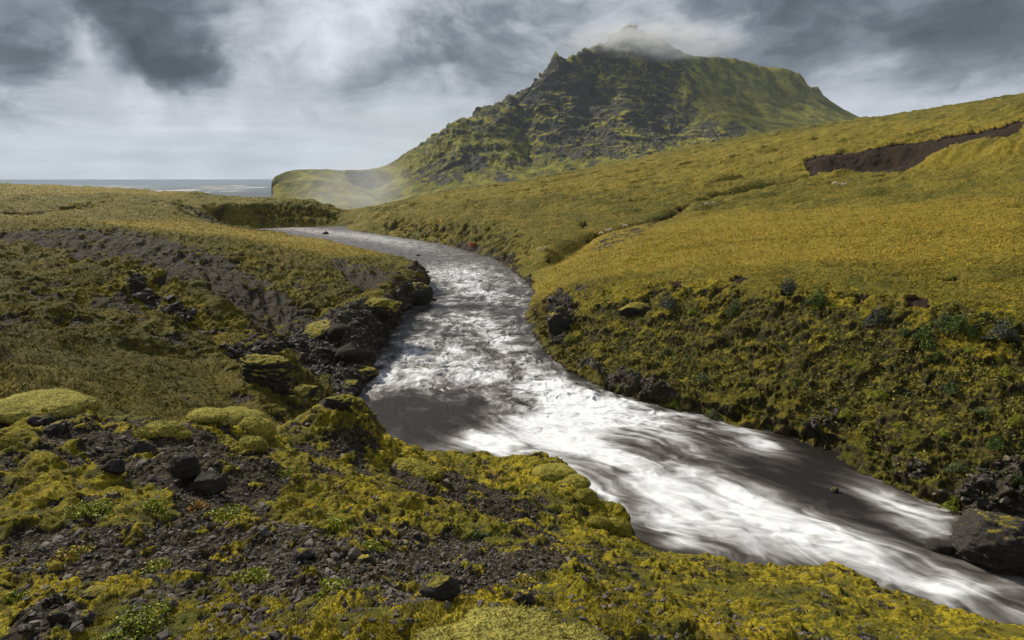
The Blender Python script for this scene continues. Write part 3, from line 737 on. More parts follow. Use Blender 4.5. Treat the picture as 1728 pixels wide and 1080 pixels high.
# ------------------------------------------------------------------ mountain and headland
GQ = make_solver(520, 360, 500.0, 3200.0, math.radians(-34), math.radians(50))
Z2 = np.zeros((GQ['nr'], GQ['nphi'])); M2 = np.zeros(Z2.shape, bool)
ML = [
    # skyline
    [(640, 291, 1500), (680, 272, 1520), (735, 246, 1550), (780, 222, 1580), (820, 204, 1600), (850, 192, 1600), (880, 172, 1600), (915, 150, 1600), (932, 128, 1610), (975, 118, 1630), (1000, 104, 1650),
     (1030, 88, 1700), (1062, 62, 1760), (1090, 76, 1780), (1120, 76, 1780), (1150, 92, 1800), (1200, 96, 1850), (1240, 99, 1880), (1290, 113, 1880), (1335, 118, 1860), (1352, 134, 1850), (1375, 152, 1840), (1400, 170, 1830), (1430, 190, 1820), (1460, 205, 1800), (1540, 240, 1780), (1700, 280, 1700)],
    # behind the skyline
    [(500, 330, 2300), (800, 300, 2400), (1050, 250, 2500), (1300, 250, 2500), (1600, 300, 2400)],
    # left spurs
    [(600, 330, 1250), (640, 322, 1230), (700, 295, 1300), (760, 262, 1380), (820, 232, 1450), (870, 200, 1500), (925, 160, 1540)],
    [(640, 345, 1100), (700, 330, 1120), (780, 318, 1120), (860, 310, 1100), (900, 302, 1080)],
    # middle buttress
    [(1040, 140, 1600), (1060, 190, 1450), (1040, 235, 1350), (1020, 270, 1280)],
    [(1150, 120, 1640), (1165, 180, 1520), (1160, 225, 1420), (1120, 262, 1330)],
    [(940, 200, 1500), (950, 240, 1400), (960, 290, 1250)],
    # gully between
    [(1000, 170, 1610), (990, 210, 1520), (1000, 250, 1420)],
    [(1105, 110, 1740), (1110, 170, 1600), (1100, 220, 1500)],
    [(880, 210, 1570), (880, 260, 1460), (900, 300, 1300)],
    # grassy right shoulder and the black knoll
    [(1200, 130, 1790), (1220, 170, 1690), (1260, 200, 1600), (1350, 208, 1600), (1420, 210, 1650)],
    [(1300, 140, 1820), (1320, 180, 1740), (1360, 200, 1680)],
    [(1180, 215, 1400), (1215, 195, 1380), (1260, 200, 1380), (1300, 215, 1400)],
    [(1150, 245, 1300), (1230, 240, 1280), (1330, 228, 1300), (1450, 215, 1400)],
    [(900, 330, 950), (1000, 310, 950), (1200, 290, 950), (1450, 260, 1000), (1700, 250, 1100)],
    # headland
    [(460, 306, 1180), (466, 298, 1200), (485, 293, 1220), (520, 291, 1240), (580, 290, 1260), (640, 291, 1280)],
    [(461, 312, 1120), (500, 306, 1120), (560, 308, 1120), (610, 318, 1120)],
    [(466, 328, 1060), (520, 332, 1040), (570, 345, 1000), (600, 355, 960), (640, 358, 900)],
    [(470, 296, 1500), (640, 296, 1600)],
]
for L in ML: raster_line(GQ, Z2, M2, [at(*p) for p in L])
raster_line(GQ, Z2, M2, [(-900, 600, -90), (-560, 900, -90), at(444, 318, 1150) * [1, 1, 0] + [0, 0, -80], at(444, 318, 1400) * [1, 1, 0] + [0, 0, -80], (-700, 2400, -90), (-900, 3000, -90)])
raster_line(GQ, Z2, M2, [(-250, 560, -60), (0, 560, -60), (300, 560, -30), (650, 500, 10)])
raster_line(GQ, Z2, M2, [(-800, 3000, -90), (500, 3000, -90), (2000, 2200, -60)])
Z2 = blur(relax(Z2, M2), 1)
ph2 = axis([(-30 * D2R, -22.5 * D2R, 16), (-22.5 * D2R, 36 * D2R, 900), (36 * D2R, 48 * D2R, 40)])
lr2 = axis([(math.log(600), math.log(900), 40), (math.log(900), math.log(1950), 640), (math.log(1950), math.log(3000), 50)])
PH2, LR2 = np.meshgrid(ph2, lr2); R2 = np.exp(LR2)
mx, my = (R2 * np.sin(PH2)).ravel(), (R2 * np.cos(PH2)).ravel()
mz = bilin(GQ, Z2, mx, my)
MP = np.c_[mx, my, mz]
MN = grid_normals(MP, PH2.shape)
body_ = smooth(mz, -40, 60)
shoulder = np.clip(np.exp(-(((mx - 560) / 170) ** 2 + ((my - 1680) / 130) ** 2)), 0, 1)
# spurs and gullies radiate from the summit
cx_, cy_ = at(1075, 70, 1790)[:2]
rd_ = np.hypot(mx - cx_, my - cy_); th_ = np.arctan2(mx - cx_, my - cy_)
wob = fbm(MP, 1 / 170.0, 3) * 0.22
rp = np.c_[(th_ + wob) * 7.0, rd_ / 420.0, rd_ * 0]
g0 = fbm(rp, 1.0, 2, 0.5, ridge=True, off=2.2)
g1 = fbm(rp * np.array([2.4, 2.0, 1]), 1.0, 5, 0.58, ridge=True, off=6.1)
g2 = fbm(MP * np.array([1, 0.5, 0.6]), 1 / 60.0, 5, 0.6, ridge=True, off=4.0)
g3 = fbm(MP, 1 / 14.0, 4, 0.62, off=2.0)
g4 = fbm(MP, 1 / 120.0, 5, 0.6, ridge=True, off=14.0)
rib = fbm(np.c_[(MP[:, 0] + 0.9 * MP[:, 2]) * 1.0, (MP[:, 2] - 0.5 * MP[:, 0]) * 0.28, MP[:, 1] * 0.35], 1 / 95.0, 5, 0.55, ridge=True, off=7.0)
flank = smooth(mx, 330, 520) * smooth(mz, 60, 110)
shoulder = np.maximum(shoulder, flank * 0.95)
dd = (20 * g0 + 12 * g1 + 46 * rib * smooth(mx, 420, 150) + 18 * g4 + 11 * g2 + 4.0 * g3) * (1 - 0.82 * shoulder)
low = smooth(my, 900, 1250)
dd *= 1 - 0.72 * smooth(mx, -120, -300)
MP = MP + MN * (dd * body_ * (0.35 + 0.65 * low))[:, None]
# lava beds: broken ledges cut in the faces
zz = MP[:, 2] + 22 * fbm(MP, 1 / 120.0, 4) + 0.06 * MP[:, 0]
for stp, am, o_ in ((31.0, 0.75, 0.0), (13.0, 0.6, 5.0)):
    fr = zz / stp; fr = fr - np.floor(fr)
    str_n = smooth(fbm(MP, 1 / 90.0, 4, off=6 + o_), -0.12, 0.3)
    MP[:, 2] += (smooth(fr, 0.3, 0.7) - fr) * stp * am * 0.55 * str_n * (1 - 0.8 * smooth(mx, -120, -300)) * body_ * (1 - shoulder) * smooth(MP[:, 2], 20, 90)
# crags on the skyline
crg = smooth(fbm(MP, 1 / 16.0, 3, off=3.0), 0.05, 0.6)
onr = np.exp(-((my - 1620) / 45) ** 2) * ((mx > 70) & (mx < 260))
MP[:, 2] += 9 * crg * onr
def spire(u, v, Yd, hgt_, wd):
    c = at(u, v, Yd); rr_ = np.hypot(mx - c[0], my - c[1])
    MP[:, 2] += hgt_ * np.clip(1 - rr_ / wd, 0, 1)
for s in ((941, 124, 1612, 22, 14), (968, 120, 1628, 12, 10), (988, 112, 1640, 24, 13), (1008, 104, 1652, 15, 11), (1062, 66, 1760, 16, 80), (1105, 76, 1780, 10, 60), (1352, 126, 1850, 14, 18), (1378, 150, 1840, 14, 16)): spire(*s)
def mspot(u, v, du, dv):             # broad facies of the face, fixed in easting and height
    c = at(u, v, 1450); e = at(u + du, v + dv, 1450)
    return np.exp(-(((MP[:, 0] / MP[:, 1] - c[0] / 1450) / ((e[0] - c[0]) / 1450)) ** 2 + (((MP[:, 2] - 16) / MP[:, 1] - (c[2] - 16) / 1450) / ((e[2] - c[2]) / 1450)) ** 2))
cliff = np.zeros(len(MP))
for b_ in ((1000, 180, 60, 30), (1110, 210, 60, 60), (960, 235, 50, 40), (1060, 265, 80, 20), (910, 150, 40, 30), (1225, 215, 60, 18), (720, 300, 60, 16), (800, 260, 30, 30), (1130, 130, 40, 40), (1370, 160, 26, 16), (1010, 230, 50, 30), (850, 300, 22, 30)):
    cliff = np.maximum(cliff, mspot(*b_))
grn = np.zeros(len(MP))
for b_ in ((1300, 165, 80, 28), (880, 240, 24, 40), (770, 240, 50, 18), (740, 330, 60, 14), (920, 280, 20, 30), (1380, 205, 60, 14), (1130, 285, 60, 14), (830, 225, 24, 14)):
    grn = np.maximum(grn, mspot(*b_))
cliff = cliff * (1 - grn)
MM, t, out = new_mat('mountain_rock_and_moss')
pos = t.node('ShaderNodeNewGeometry').outputs['Position']; nrm = t.node('ShaderNodeNewGeometry').outputs['Normal']
nz = t.node('ShaderNodeSeparateXYZ'); t.l.new(nrm, nz.inputs[0])
sl = t.scale3(pos, (1.0, 0.6, 0.35)); bedp = t.scale3(pos, (0.25, 0.25, 1.6))
nA = t.noise(pos, 0.006, 5, 0.6); nB = t.noise(sl, 0.04, 6, 0.65); nC = t.noise(sl, 0.16, 5, 0.7); nD = t.noise(bedp, 0.05, 5, 0.65, 0.6)
gr = t.mix(nA, (0.105, 0.108, 0.020), (0.185, 0.160, 0.030))
gr = t.mix(t.sstep(nB, 0.40, 0.66), t.mix(0.5, gr, (0.045, 0.05, 0.018)), t.mix(0.45, gr, (0.42, 0.36, 0.055)))
gr = t.vmath('MULTIPLY', gr, (0.90, 0.93, 0.85))
rk = t.mix(nC, (0.014, 0.013, 0.013), (0.095, 0.086, 0.074))
rockm = t.math('ADD', nz.outputs[2], t.math('ADD', t.math('MULTIPLY', t.math('SUBTRACT', nC, 0.5), 0.7), t.math('MULTIPLY', t.math('SUBTRACT', nB, 0.5), 1.5)))
rockm = t.math('ADD', rockm, t.math('MULTIPLY', t.math('SUBTRACT', nD, 0.5), 0.9))
rockm = t.math('ADD', rockm, t.math('MULTIPLY', t.attr('turf'), 0.20))
mc = t.mix(t.sstep(rockm, 0.80, 0.60), gr, rk)
principled(t, out, mc, 0.95, t.bump(t.math('ADD', nC, t.math('MULTIPLY', nD, 0.6)), 1.0, 6.0), 0.1)
link('mountain', mesh_from('mountain', MP, grid_faces(PH2.shape), MM, True, {'turf': shoulder + grn * 1.0 - cliff * 1.5 + 0.1 + 0.5 * smooth(MP[:, 0], -60, -260)}),
     'steep craggy mountain with mossy green flanks and cloud on its summit', 'mountain', None, 'structure')

# ------------------------------------------------------------------ coastal plain and sea
def disc(name, z, r0, r1, mat, label, cat):
    a = np.linspace(math.radians(-75), math.radians(75), 160); r = np.exp(np.linspace(math.log(r0), math.log(r1), 60))
    A, R = np.meshgrid(a, r)
    V = np.c_[(R * np.sin(A)).ravel(), (R * np.cos(A)).ravel(), np.full(A.size, z)]
    return link(name, mesh_from(name, V, grid_faces(A.shape), mat), label, cat, None, 'structure')
PM, t, out = new_mat('outwash_plain')
pos = t.node('ShaderNodeNewGeometry').outputs['Position']
pn = t.noise(t.scale3(pos, (1, 0.35, 1)), 0.0011, 6, 0.65)
pc = t.mix(t.sstep(pn, 0.42, 0.56), (0.014, 0.026, 0.036), (0.040, 0.060, 0.075))
pc = t.mix(t.sstep(t.noise(t.scale3(pos, (1, 0.5, 1)), 0.0022, 6, 0.7), 0.54, 0.60), pc, (0.30, 0.26, 0.20))
pc = t.mix(t.sstep(t.noise(t.scale3(pos, (1, 0.3, 1)), 0.0035, 5, 0.65), 0.60, 0.64), pc, (0.50, 0.52, 0.54))
principled(t, out, pc, 0.9)
disc('coastal_plain', -62.0, 350, 9500, PM, 'dark flat coastal plain with pale sand streaks below the hills', 'plain')
SM, t, out = new_mat('sea_water')
pos = t.node('ShaderNodeNewGeometry').outputs['Position']
principled(t, out, (0.06, 0.09, 0.115), 0.9, t.bump(t.noise(pos, 0.02, 3), 0.2, 3.0), 0.05)
disc('sea', -66.0, 6000, 150000, SM, 'pale blue grey sea on the horizon', 'sea')


# ------------------------------------------------------------------ placing things: what part of the ground a photo pixel shows
VIS = P[:, 1] > 0.5
_rel = P - np.array([0, 0, CAM_H])
_fy = _rel[:, 1] * math.cos(PITCH) - _rel[:, 2] * math.sin(PITCH); _uz = _rel[:, 1] * math.sin(PITCH) + _rel[:, 2] * math.cos(PITCH)
_fy = np.maximum(_fy, 0.01)
PU = 864 + FPX * _rel[:, 0] / _fy; PV = 540 - FPX * _uz / _fy
def ground_at(u, v, tol=4.0):
    while True:
        k = np.flatnonzero((np.abs(PU - u) < tol) & (np.abs(PV - v) < tol) & VIS)
        if len(k): break
        tol *= 1.6
    k0 = k[np.argmin(_fy[k])]
    k = k[_fy[k] < _fy[k0] * 1.04 + 0.2]
    b = k[np.argmin((PU[k] - u) ** 2 + (PV[k] - v) ** 2)]
    return P[b].copy(), GN[b].copy(), float(_fy[b] / FPX)      # point, normal, metres per photo pixel

# ------------------------------------------------------------------ scattered ground cover
def blades(name, pick, hgt_, wid_, lean, label, cat, mat, seed=1, hue=None, segs=1, normal_up=0.7):
    r = np.random.default_rng(seed); n = len(pick)
    base = P[pick] + r.normal(0, 1, (n, 3)) * np.array([1, 1, 0.0]) * (rr[pick] * 0.0012)[:, None]
    up = GN[pick] * (1 - normal_up) + np.array([0, 0, normal_up]); up /= np.linalg.norm(up, axis=1, keepdims=True)
    a = r.uniform(0, 2 * math.pi, n)
    side = np.c_[np.cos(a), np.sin(a), np.zeros(n)]
    ln = np.c_[np.cos(a + 1.4), np.sin(a + 1.4), np.zeros(n)] * (lean * r.uniform(0.2, 1.3, n))[:, None]
    h = hgt_ * r.uniform(0.45, 1.25, n) if np.isscalar(hgt_) else hgt_ * r.uniform(0.55, 1.25, n)
    w = wid_ * r.uniform(0.6, 1.3, n)
    V = np.empty((n, 3, 3))
    V[:, 0] = base - side * w[:, None] * 0.5 - up * (h * 0.15)[:, None]
    V[:, 1] = base + side * w[:, None] * 0.5 - up * (h * 0.15)[:, None]
    V[:, 2] = base + (up + ln) * h[:, None]
    hu = np.repeat(np.clip(hue[:, None], 0, 1), 3, 0).reshape(-1) if hue is not None else np.repeat(r.random(n), 3)
    val = np.repeat(r.random(n), 3)
    me = mesh_from(name, V.reshape(-1, 3), np.arange(n * 3).reshape(-1, 3), mat, False, {'hue': hu, 'val': val, 'bank_dark': np.repeat(bank_dark[pick], 3)})
    return link(name, me, label, cat, None, 'stuff')
BM, t, out = new_mat('grass_blades')
hu = t.attr('hue'); va = t.attr('val')
bc = t.node('ShaderNodeValToRGB'); t.put(bc.inputs[0], hu)
e = bc.color_ramp.elements; e[0].position = 0.0; e[0].color = (0.050, 0.055, 0.010, 1); e[1].position = 1.0; e[1].color = (0.46, 0.31, 0.075, 1)
for p_, c_ in ((0.35, (0.140, 0.132, 0.017)), (0.6, (0.27, 0.220, 0.022)), (0.8, (0.37, 0.275, 0.04))):
    q = e.new(p_); q.color = (*c_, 1)
blade_dark = t.attr('bank_dark')
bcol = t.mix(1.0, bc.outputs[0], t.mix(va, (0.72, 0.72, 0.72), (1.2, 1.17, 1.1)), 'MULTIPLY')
bcol = t.mix(blade_dark, bcol, t.vmath('MULTIPLY', bcol, (0.64, 0.66, 0.62)))
principled(t, out, t.vmath('MULTIPLY', bcol, (1.06, 0.99, 0.70)), 0.8, None, 0.15)
dpl = rng.random(len(X))
patch = np.where(rr > 14, fbm(P, 0.35, 3, off=11), fbm(P, 1.2, 3, off=11))
inview = (PU > -150) & (PU < 1880) & (PV > 150) & (PV < 1250)
grassy = (1 - Wg) * (1 - 0.95 * Wr) * (1 - We) * land
k = np.flatnonzero((rr > 14) & (rr < 330) & inview & (dpl < (0.10 + 0.30 * smooth(patch, -0.15, 0.25)) * grassy * (1 - 0.75 * Ws)) & (riv < 0.02))
blades('meadow_grass', k, np.clip(0.05 + rr[k] * 0.0012, 0.08, 0.30), np.clip(0.02 + rr[k] * 0.0009, 0.03, 0.25), 1.6,
       'windblown green and ochre meadow grass covering both sides of the valley', 'grass', BM, 2,
       hue=0.37 - 0.12 * Wl[k] + 0.22 * Wo[k] + 0.12 * Wm[k] + 0.25 * patch[k] + 0.45 * fbm(P[k], 0.06, 4, off=31) + 0.30 * fold[k] + rng.normal(0, 0.05, len(k)))
k = np.flatnonzero((rr < 13) & inview & (dpl < (0.03 + 0.10 * smooth(patch, -0.1, 0.3)) * (1 - 0.75 * Wg) * (1 - 0.6 * Wm) * smooth(rr, 1.5, 4.5)))
blades('knoll_grass', k, 0.026, 0.003, 1.6, 'short green and rusty grass growing between moss and stones on the knoll', 'grass', BM, 3,
       hue=0.42 + 0.35 * patch[k] + rng.normal(0, 0.22, len(k)))
k = np.flatnonzero((rr < 13) & inview & (dpl < 0.40 * Wm))
blades('moss_shoots', k, 0.011, 0.006, 0.6, 'dense yellow green moss shoots on the knoll', 'moss', BM, 5,
       hue=0.56 + 0.10 * patch[k] + rng.normal(0, 0.07, len(k)))

tus = np.zeros(len(X)); k_ = (rr > 14) & (rr < 200); tus[k_] = fbm(P[k_], 1.1, 3, off=41)
k = np.flatnonzero(k_ & inview & (tus > 0.16) & (dpl < 0.42 * grassy * (1 - 0.9 * Ws)) & (riv < 0.02))
blades('tussock_grass', k, np.clip(0.12 + rr[k] * 0.0016, 0.14, 0.36), np.clip(0.02 + rr[k] * 0.0007, 0.03, 0.16), 1.5,
       'longer straw coloured grass tussocks dotted over the meadows', 'grass', BM, 12,
       hue=0.60 + 0.30 * Wo[k] - 0.3 * Wl[k] + 0.35 * patch[k] + rng.normal(0, 0.08, len(k)))

# leaves of the undergrowth on the right bank
def leaves(name, pick, size, lift, label, cat, mat, seed):
    r = np.random.default_rng(seed); n = len(pick)
    c = P[pick] + GN[pick] * (r.random(n) * lift)[:, None] + r.normal(0, 0.05, (n, 3))
    d1 = r.normal(0, 1, (n, 3)); d1 /= np.linalg.norm(d1, axis=1, keepdims=True)
    d2 = np.cross(d1, r.normal(0, 1, (n, 3))); d2 /= np.linalg.norm(d2, axis=1, keepdims=True)
    s1 = (size * r.uniform(0.6, 1.4, n))[:, None]
    V = np.stack([c - d1 * s1, c + d2 * s1 * 0.5, c + d1 * s1, c - d2 * s1 * 0.5], 1)
    cl = fbm(P[pick], 0.9, 3, off=21) * 0.9 + 0.50 + r.normal(0, 0.14, n)
    rare = r.random(n); cl = np.where(rare < 0.012, 1.0, np.clip(cl, 0, 0.86))
    me = mesh_from(name, V.reshape(-1, 3), np.arange(n * 4).reshape(-1, 4), mat, False, {'hue': np.repeat(cl, 4), 'val': np.repeat(r.random(n), 4)})
    return link(name, me, label, cat, None, 'stuff')
LM, t, out = new_mat('undergrowth_leaves')
hu = t.attr('hue'); va = t.attr('val')
bc = t.node('ShaderNodeValToRGB'); t.put(bc.inputs[0], hu)
e = bc.color_ramp.elements; e[0].position = 0.0; e[0].color = (0.028, 0.034, 0.012, 1); e[1].position = 1.0; e[1].color = (0.42, 0.16, 0.03, 1)
for p_, c_ in ((0.3, (0.050, 0.060, 0.014)), (0.5, (0.10, 0.115, 0.020)), (0.7, (0.20, 0.18, 0.022)), (0.88, (0.28, 0.24, 0.03))):
    q = e.new(p_); q.color = (*c_, 1)
principled(t, out, t.mix(1.0, bc.outputs[0], t.mix(va, (0.4, 0.4, 0.4), (1.4, 1.4, 1.3)), 'MULTIPLY'), 0.7, None, 0.2)
k = np.flatnonzero((rr > 14) & inview & (dpl < (0.08 + 0.34 * smooth(patch, -0.05, 0.3)) * Ws * (1 - We)) & (riv < 0.05) & (rr < 90))
leaves('undergrowth', k, 0.085, 0.30, 'tangled dark green and yellow undergrowth covering the steep right bank', 'undergrowth', LM, 6)

# ------------------------------------------------------------------ stones
def hull_rock(seed, n=13, flat=0.6, bev=0.06):
    r = random.Random(seed); bm = bmesh.new()
    for _ in range(n):
        v = Vector((r.gauss(0, 1), r.gauss(0, 1), r.gauss(0, 1))).normalized() * r.uniform(0.75, 1.0)
        bm.verts.new((v.x, v.y * r.uniform(0.7, 0.95), v.z * flat))
    res = bmesh.ops.convex_hull(bm, input=bm.verts)
    bmesh.ops.delete(bm, geom=list({g_ for g_ in res['geom_interior'] + res['geom_unused'] if isinstance(g_, bmesh.types.BMVert)}), context='VERTS')
    if bev:
        bmesh.ops.bevel(bm, geom=list(bm.edges), offset=bev, segments=1, affect='EDGES')
    bmesh.ops.triangulate(bm, faces=bm.faces)
    bm.verts.ensure_lookup_table()
    V = np.array([v.co[:] for v in bm.verts]); F = np.array([[v.index for v in f.verts] for f in bm.faces])
    bm.free()
    return V, F
KM, t, out = new_mat('basalt_stone')
oc = t.node('ShaderNodeTexCoord').outputs['Object']; va = t.attr('val')
rnd = t.node('ShaderNodeObjectInfo').outputs['Random']
geo = t.node('ShaderNodeNewGeometry')
kn = t.noise(geo.outputs['Position'], 14.0, 5, 0.7)
kc = t.mix(t.math('ADD', va, t.math('MULTIPLY', rnd, 0.8), clamp=True), (0.034, 0.030, 0.027), (0.150, 0.124, 0.102))
kc = t.mix(t.math('MULTIPLY', t.sstep(kn, 0.55, 0.72), 0.5), kc, (0.17, 0.16, 0.145))
kc = t.mix(t.math('MULTIPLY', t.sstep(kn, 0.48, 0.30), 0.6), kc, (0.022, 0.019, 0.018))
principled(t, out, kc, 0.85, t.bump(t.noise(geo.outputs['Position'], 60.0, 4, 0.7), 0.6, 0.01), 0.25)
TPL = [hull_rock(100 + q, 11, random.uniform(0.45, 0.8), 0) for q in range(14)]
def rot_mats(n, r):
    a = r.uniform(0, 2 * math.pi, n); b = r.normal(0, 0.45, n); c = r.normal(0, 0.45, n)
    ca, sa, cb, sb, cc, sc_ = np.cos(a), np.sin(a), np.cos(b), np.sin(b), np.cos(c), np.sin(c)
    z, o = np.zeros(n), np.ones(n)
    Rz = np.stack([ca, -sa, z, sa, ca, z, z, z, o], 1).reshape(n, 3, 3)
    Rx = np.stack([o, z, z, z, cb, -sb, z, sb, cb], 1).reshape(n, 3, 3)
    Ry = np.stack([cc, z, sc_, z, o, z, -sc_, z, cc], 1).reshape(n, 3, 3)
    return Rz @ Rx @ Ry
def gravel(name, pick, size, label, seed):
    r = np.random.default_rng(seed); n = len(pick)
    Rm_ = rot_mats(n, r); which = r.integers(0, len(TPL), n)
    Vs, Fs, vals, off = [], [], [], 0
    for q, (tv, tf) in enumerate(TPL):
        m = np.flatnonzero(which == q)
        if not len(m): continue
        V = np.einsum('nij,vj->nvi', Rm_[m], tv) * size[m][:, None, None] + (P[pick[m]] + GN[pick[m]] * (size[m] * 0.15)[:, None])[:, None, :]
        Vs.append(V.reshape(-1, 3)); vals.append(np.repeat(r.random(len(m)) ** 2, len(tv)))
        Fs.append((tf[None] + (np.arange(len(m)) * len(tv))[:, None, None]).reshape(-1, 3) + off); off += len(m) * len(tv)
    me = mesh_from(name, np.vstack(Vs), np.vstack(Fs), KM, False, {'val': np.concatenate(vals)})
    return link(name, me, label, 'gravel', None, 'stuff')
k = np.flatnonzero((rr < 13) & inview & (dpl < 0.075 * Wg * smooth(rr, 1.0, 3.0) + 0.006))
sz = np.clip(rng.lognormal(-4.15, 0.45, len(k)), 0.006, 0.05)
gravel('gravel', k, sz, 'loose dark basalt gravel covering the bare parts of the knoll', 21)
k = np.flatnonzero((rr > 14) & (rr < 110) & inview & (dpl < 0.10 * Wg * land))
gravel('scree', k, np.clip(rng.lognormal(-2.75, 0.4, len(k)), 0.03, 0.2), 'dark scree of small stones running down the left slope', 22)

k = np.flatnonzero((rr > 16) & (rr < 130) & inview & (Wr > 0.35) & (riv < 0.6) & (dpl < 0.085))
gravel('shore_rubble', k, np.clip(rng.lognormal(-1.55, 0.45, len(k)), 0.10, 0.55) * np.clip(rr[k] / 55.0, 0.5, 1.0), 'broken black lava blocks piled along both shores of the river', 23)

# larger loose stones of the knoll, each a thing of its own
stone_mesh = []
for q in range(10):
    V, F = hull_rock(300 + q, 15, random.uniform(0.4, 0.75), 0.07)
    stone_mesh.append(mesh_from('stone', V, F, KM, False, {'val': np.full(len(V), 0.1 + 0.06 * q)}))
cand = np.flatnonzero((rr < 9.5) & (PU > 10) & (PU < 1100) & (PV > 690) & (PV < 1075) & (Wg > 0.6))
rng.shuffle(cand)
taken = []
for c_ in cand[:6000]:
    if len(taken) >= 170: break
    u_, v_ = PU[c_], PV[c_]
    if all((u_ - a_) ** 2 + (v_ - b_) ** 2 > 24 ** 2 for a_, b_ in taken):
        taken.append((u_, v_))
        o = link('stone', stone_mesh[len(taken) % 10], 'loose grey basalt stone lying on the dark gravel of the foreground knoll', 'stone', 'loose stones on the gravel of the knoll')
        s_ = float(np.clip(rng.lognormal(-3.05, 0.35), 0.03, 0.10)) * (0.8 + 0.03 * float(rr[c_]))
        o.scale = (s_, s_, s_); o.rotation_euler = (rng.normal(0, .3), rng.normal(0, .3), rng.uniform(0, 6.28))
        o.location = P[c_] + GN[c_] * s_ * 0.15

# ------------------------------------------------------------------ mossy rocks and outcrops
OM, t, out = new_mat('mossy_rock')
geo = t.node('ShaderNodeNewGeometry'); pos = geo.outputs['Position']
nz = t.node('ShaderNodeSeparateXYZ'); t.l.new(geo.outputs['Normal'], nz.inputs[0])
o1 = t.noise(pos, 2.0, 6, 0.68); o2 = t.noise(pos, 7.0, 5, 0.7)
rc = t.mix(o1, (0.014, 0.013, 0.012), (0.062, 0.054, 0.046))
rc = t.mix(t.math('MULTIPLY', t.sstep(o2, 0.54, 0.7), 0.5), rc, (0.16, 0.14, 0.125))
mcol = t.mix(t.sstep(o1, 0.38, 0.62), (0.10, 0.105, 0.014), (0.27, 0.25, 0.035))
mcol = t.mix(t.math('MULTIPLY', t.sstep(o2, 0.5, 0.34), 0.7), mcol, (0.04, 0.04, 0.01))
mcol = t.vmath('MULTIPLY', mcol, (1.08, 0.94, 0.7))
up_ = t.math('ADD', nz.outputs[2], t.math('ADD', t.math('MULTIPLY', t.math('SUBTRACT', o1, 0.5), 1.2), t.math('SUBTRACT', t.attr('mossy'), 0.5)))
principled(t, out, t.mix(t.sstep(up_, 0.38, 0.62), rc, mcol), 0.9, t.bump(t.math('ADD', o2, o1), 0.9, 0.15), 0.2)
def ico(sub):
    bm = bmesh.new(); bmesh.ops.create_icosphere(bm, subdivisions=sub, radius=1)
    V = np.array([v.co[:] for v in bm.verts]); F = np.array([[v.index for v in f.verts] for f in bm.faces]); bm.free()
    return V, F
ICO5, ICO6 = ico(5), ico(6)
def rough_rock(center, rad, seed, mossy=0.5, sub=ICO5, amp=0.35, strata=1.8):
    V, F = sub
    V0 = V * np.array(rad)
    sc_ = 1.0 / max(rad)
    q = V0 * np.array([1, 1, strata]) * sc_ * 1.5 + seed * 3.7
    d_ = amp * 1.3 * fbm(q, 1.0, 5, 0.56, ridge=True) + amp * 0.8 * fbm(q, 0.8, 3, off=2.0)
    # broad planes: push towards a few cut faces
    r = np.random.default_rng(seed)
    W = V * (1 + d_)[:, None]
    for _ in range(12):
        n_ = r.normal(size=3); n_ /= np.linalg.norm(n_); lim = r.uniform(0.55, 0.95)
        ov = W @ n_ - lim; W = W - np.outer(np.where(ov > 0, ov * 0.8, 0), n_)
    W = W * np.array(rad)
    c1_ = fbm(W * np.array([1, 1, strata]), 2.6 * sc_, 6, 0.64, ridge=True, off=seed)
    c2_ = fbm(W * np.array([0.5, 0.5, 3.0]), 2.2 * sc_, 4, 0.6, off=seed + 9)
    W = W + V * ((0.26 * c1_ + 0.16 * c2_) * min(rad))[:, None]
    return W, F
def rock_thing(name, u, v, wpx, hpx, seed, label, cat='rock', mossy=0.5, depth=1.0, group=None, sink=0.25, sub=ICO5, strata=1.8, rot=0.0):
    p_, n_, mpp = ground_at(u, v + hpx * 0.35)
    rx, rz = wpx * 0.5 * mpp, hpx * 0.5 * mpp * 1.15
    W, F = rough_rock(None, (rx, rx * depth, rz), seed, mossy, sub, strata=strata)
    me = mesh_from(name, W, F, OM, True, {'mossy': np.full(len(W), mossy)})
    o = link(name, me, label, cat, group)
    o.location = p_ + np.array([0, rx * depth * 0.55, rz * (1 - 2 * sink) * 0.8])
    o.rotation_euler = (0, 0, rot)
    return o
for a_ in [
    (440, 622, 78, 62, 1, 'dark boulder capped with yellow moss below the ridge on the left slope', .5),
    (545, 556, 84, 30, 4, 'wide moss topped outcrop above the dark wall of the left shore', .6),
    (640, 520, 62, 28, 5, 'pale moss capped ledge jutting over the dark cliff above the river', .66),
    (702, 488, 44, 36, 6, 'dark bare rock at the tip of the grassy shelf by the river', .25),
    (612, 628, 40, 24, 8, 'rounded brown mossy rock at the water edge below the dark wall', .45),
    (590, 652, 30, 18, 9, 'small dark rock in the shallows beside the rounded mossy one', .2),
    (568, 680, 40, 24, 10, 'dark green mossy rock where the brown pool touches the left bank', .4),
    (510, 655, 40, 18, 11, 'flat mossy rock lying in the grass above the brown pool', .5),
    (945, 540, 36, 50, 12, 'dark rock face in the grass at the corner of the right bank', .35),
    (1085, 520, 60, 22, 13, 'mossy ledge near the top of the undergrowth on the right bank', .5)]:
    u, v, w_px, h_px, sd_, lab, mo_ = a_
    rock_thing('rock_outcrop' if w_px > 80 else 'mossy_rock', u, v, w_px * 1.15, h_px * 1.15, sd_, lab, 'rock', mo_ - 0.06, depth=0.8, sink=0.42, sub=ICO6 if w_px > 60 else ICO5)
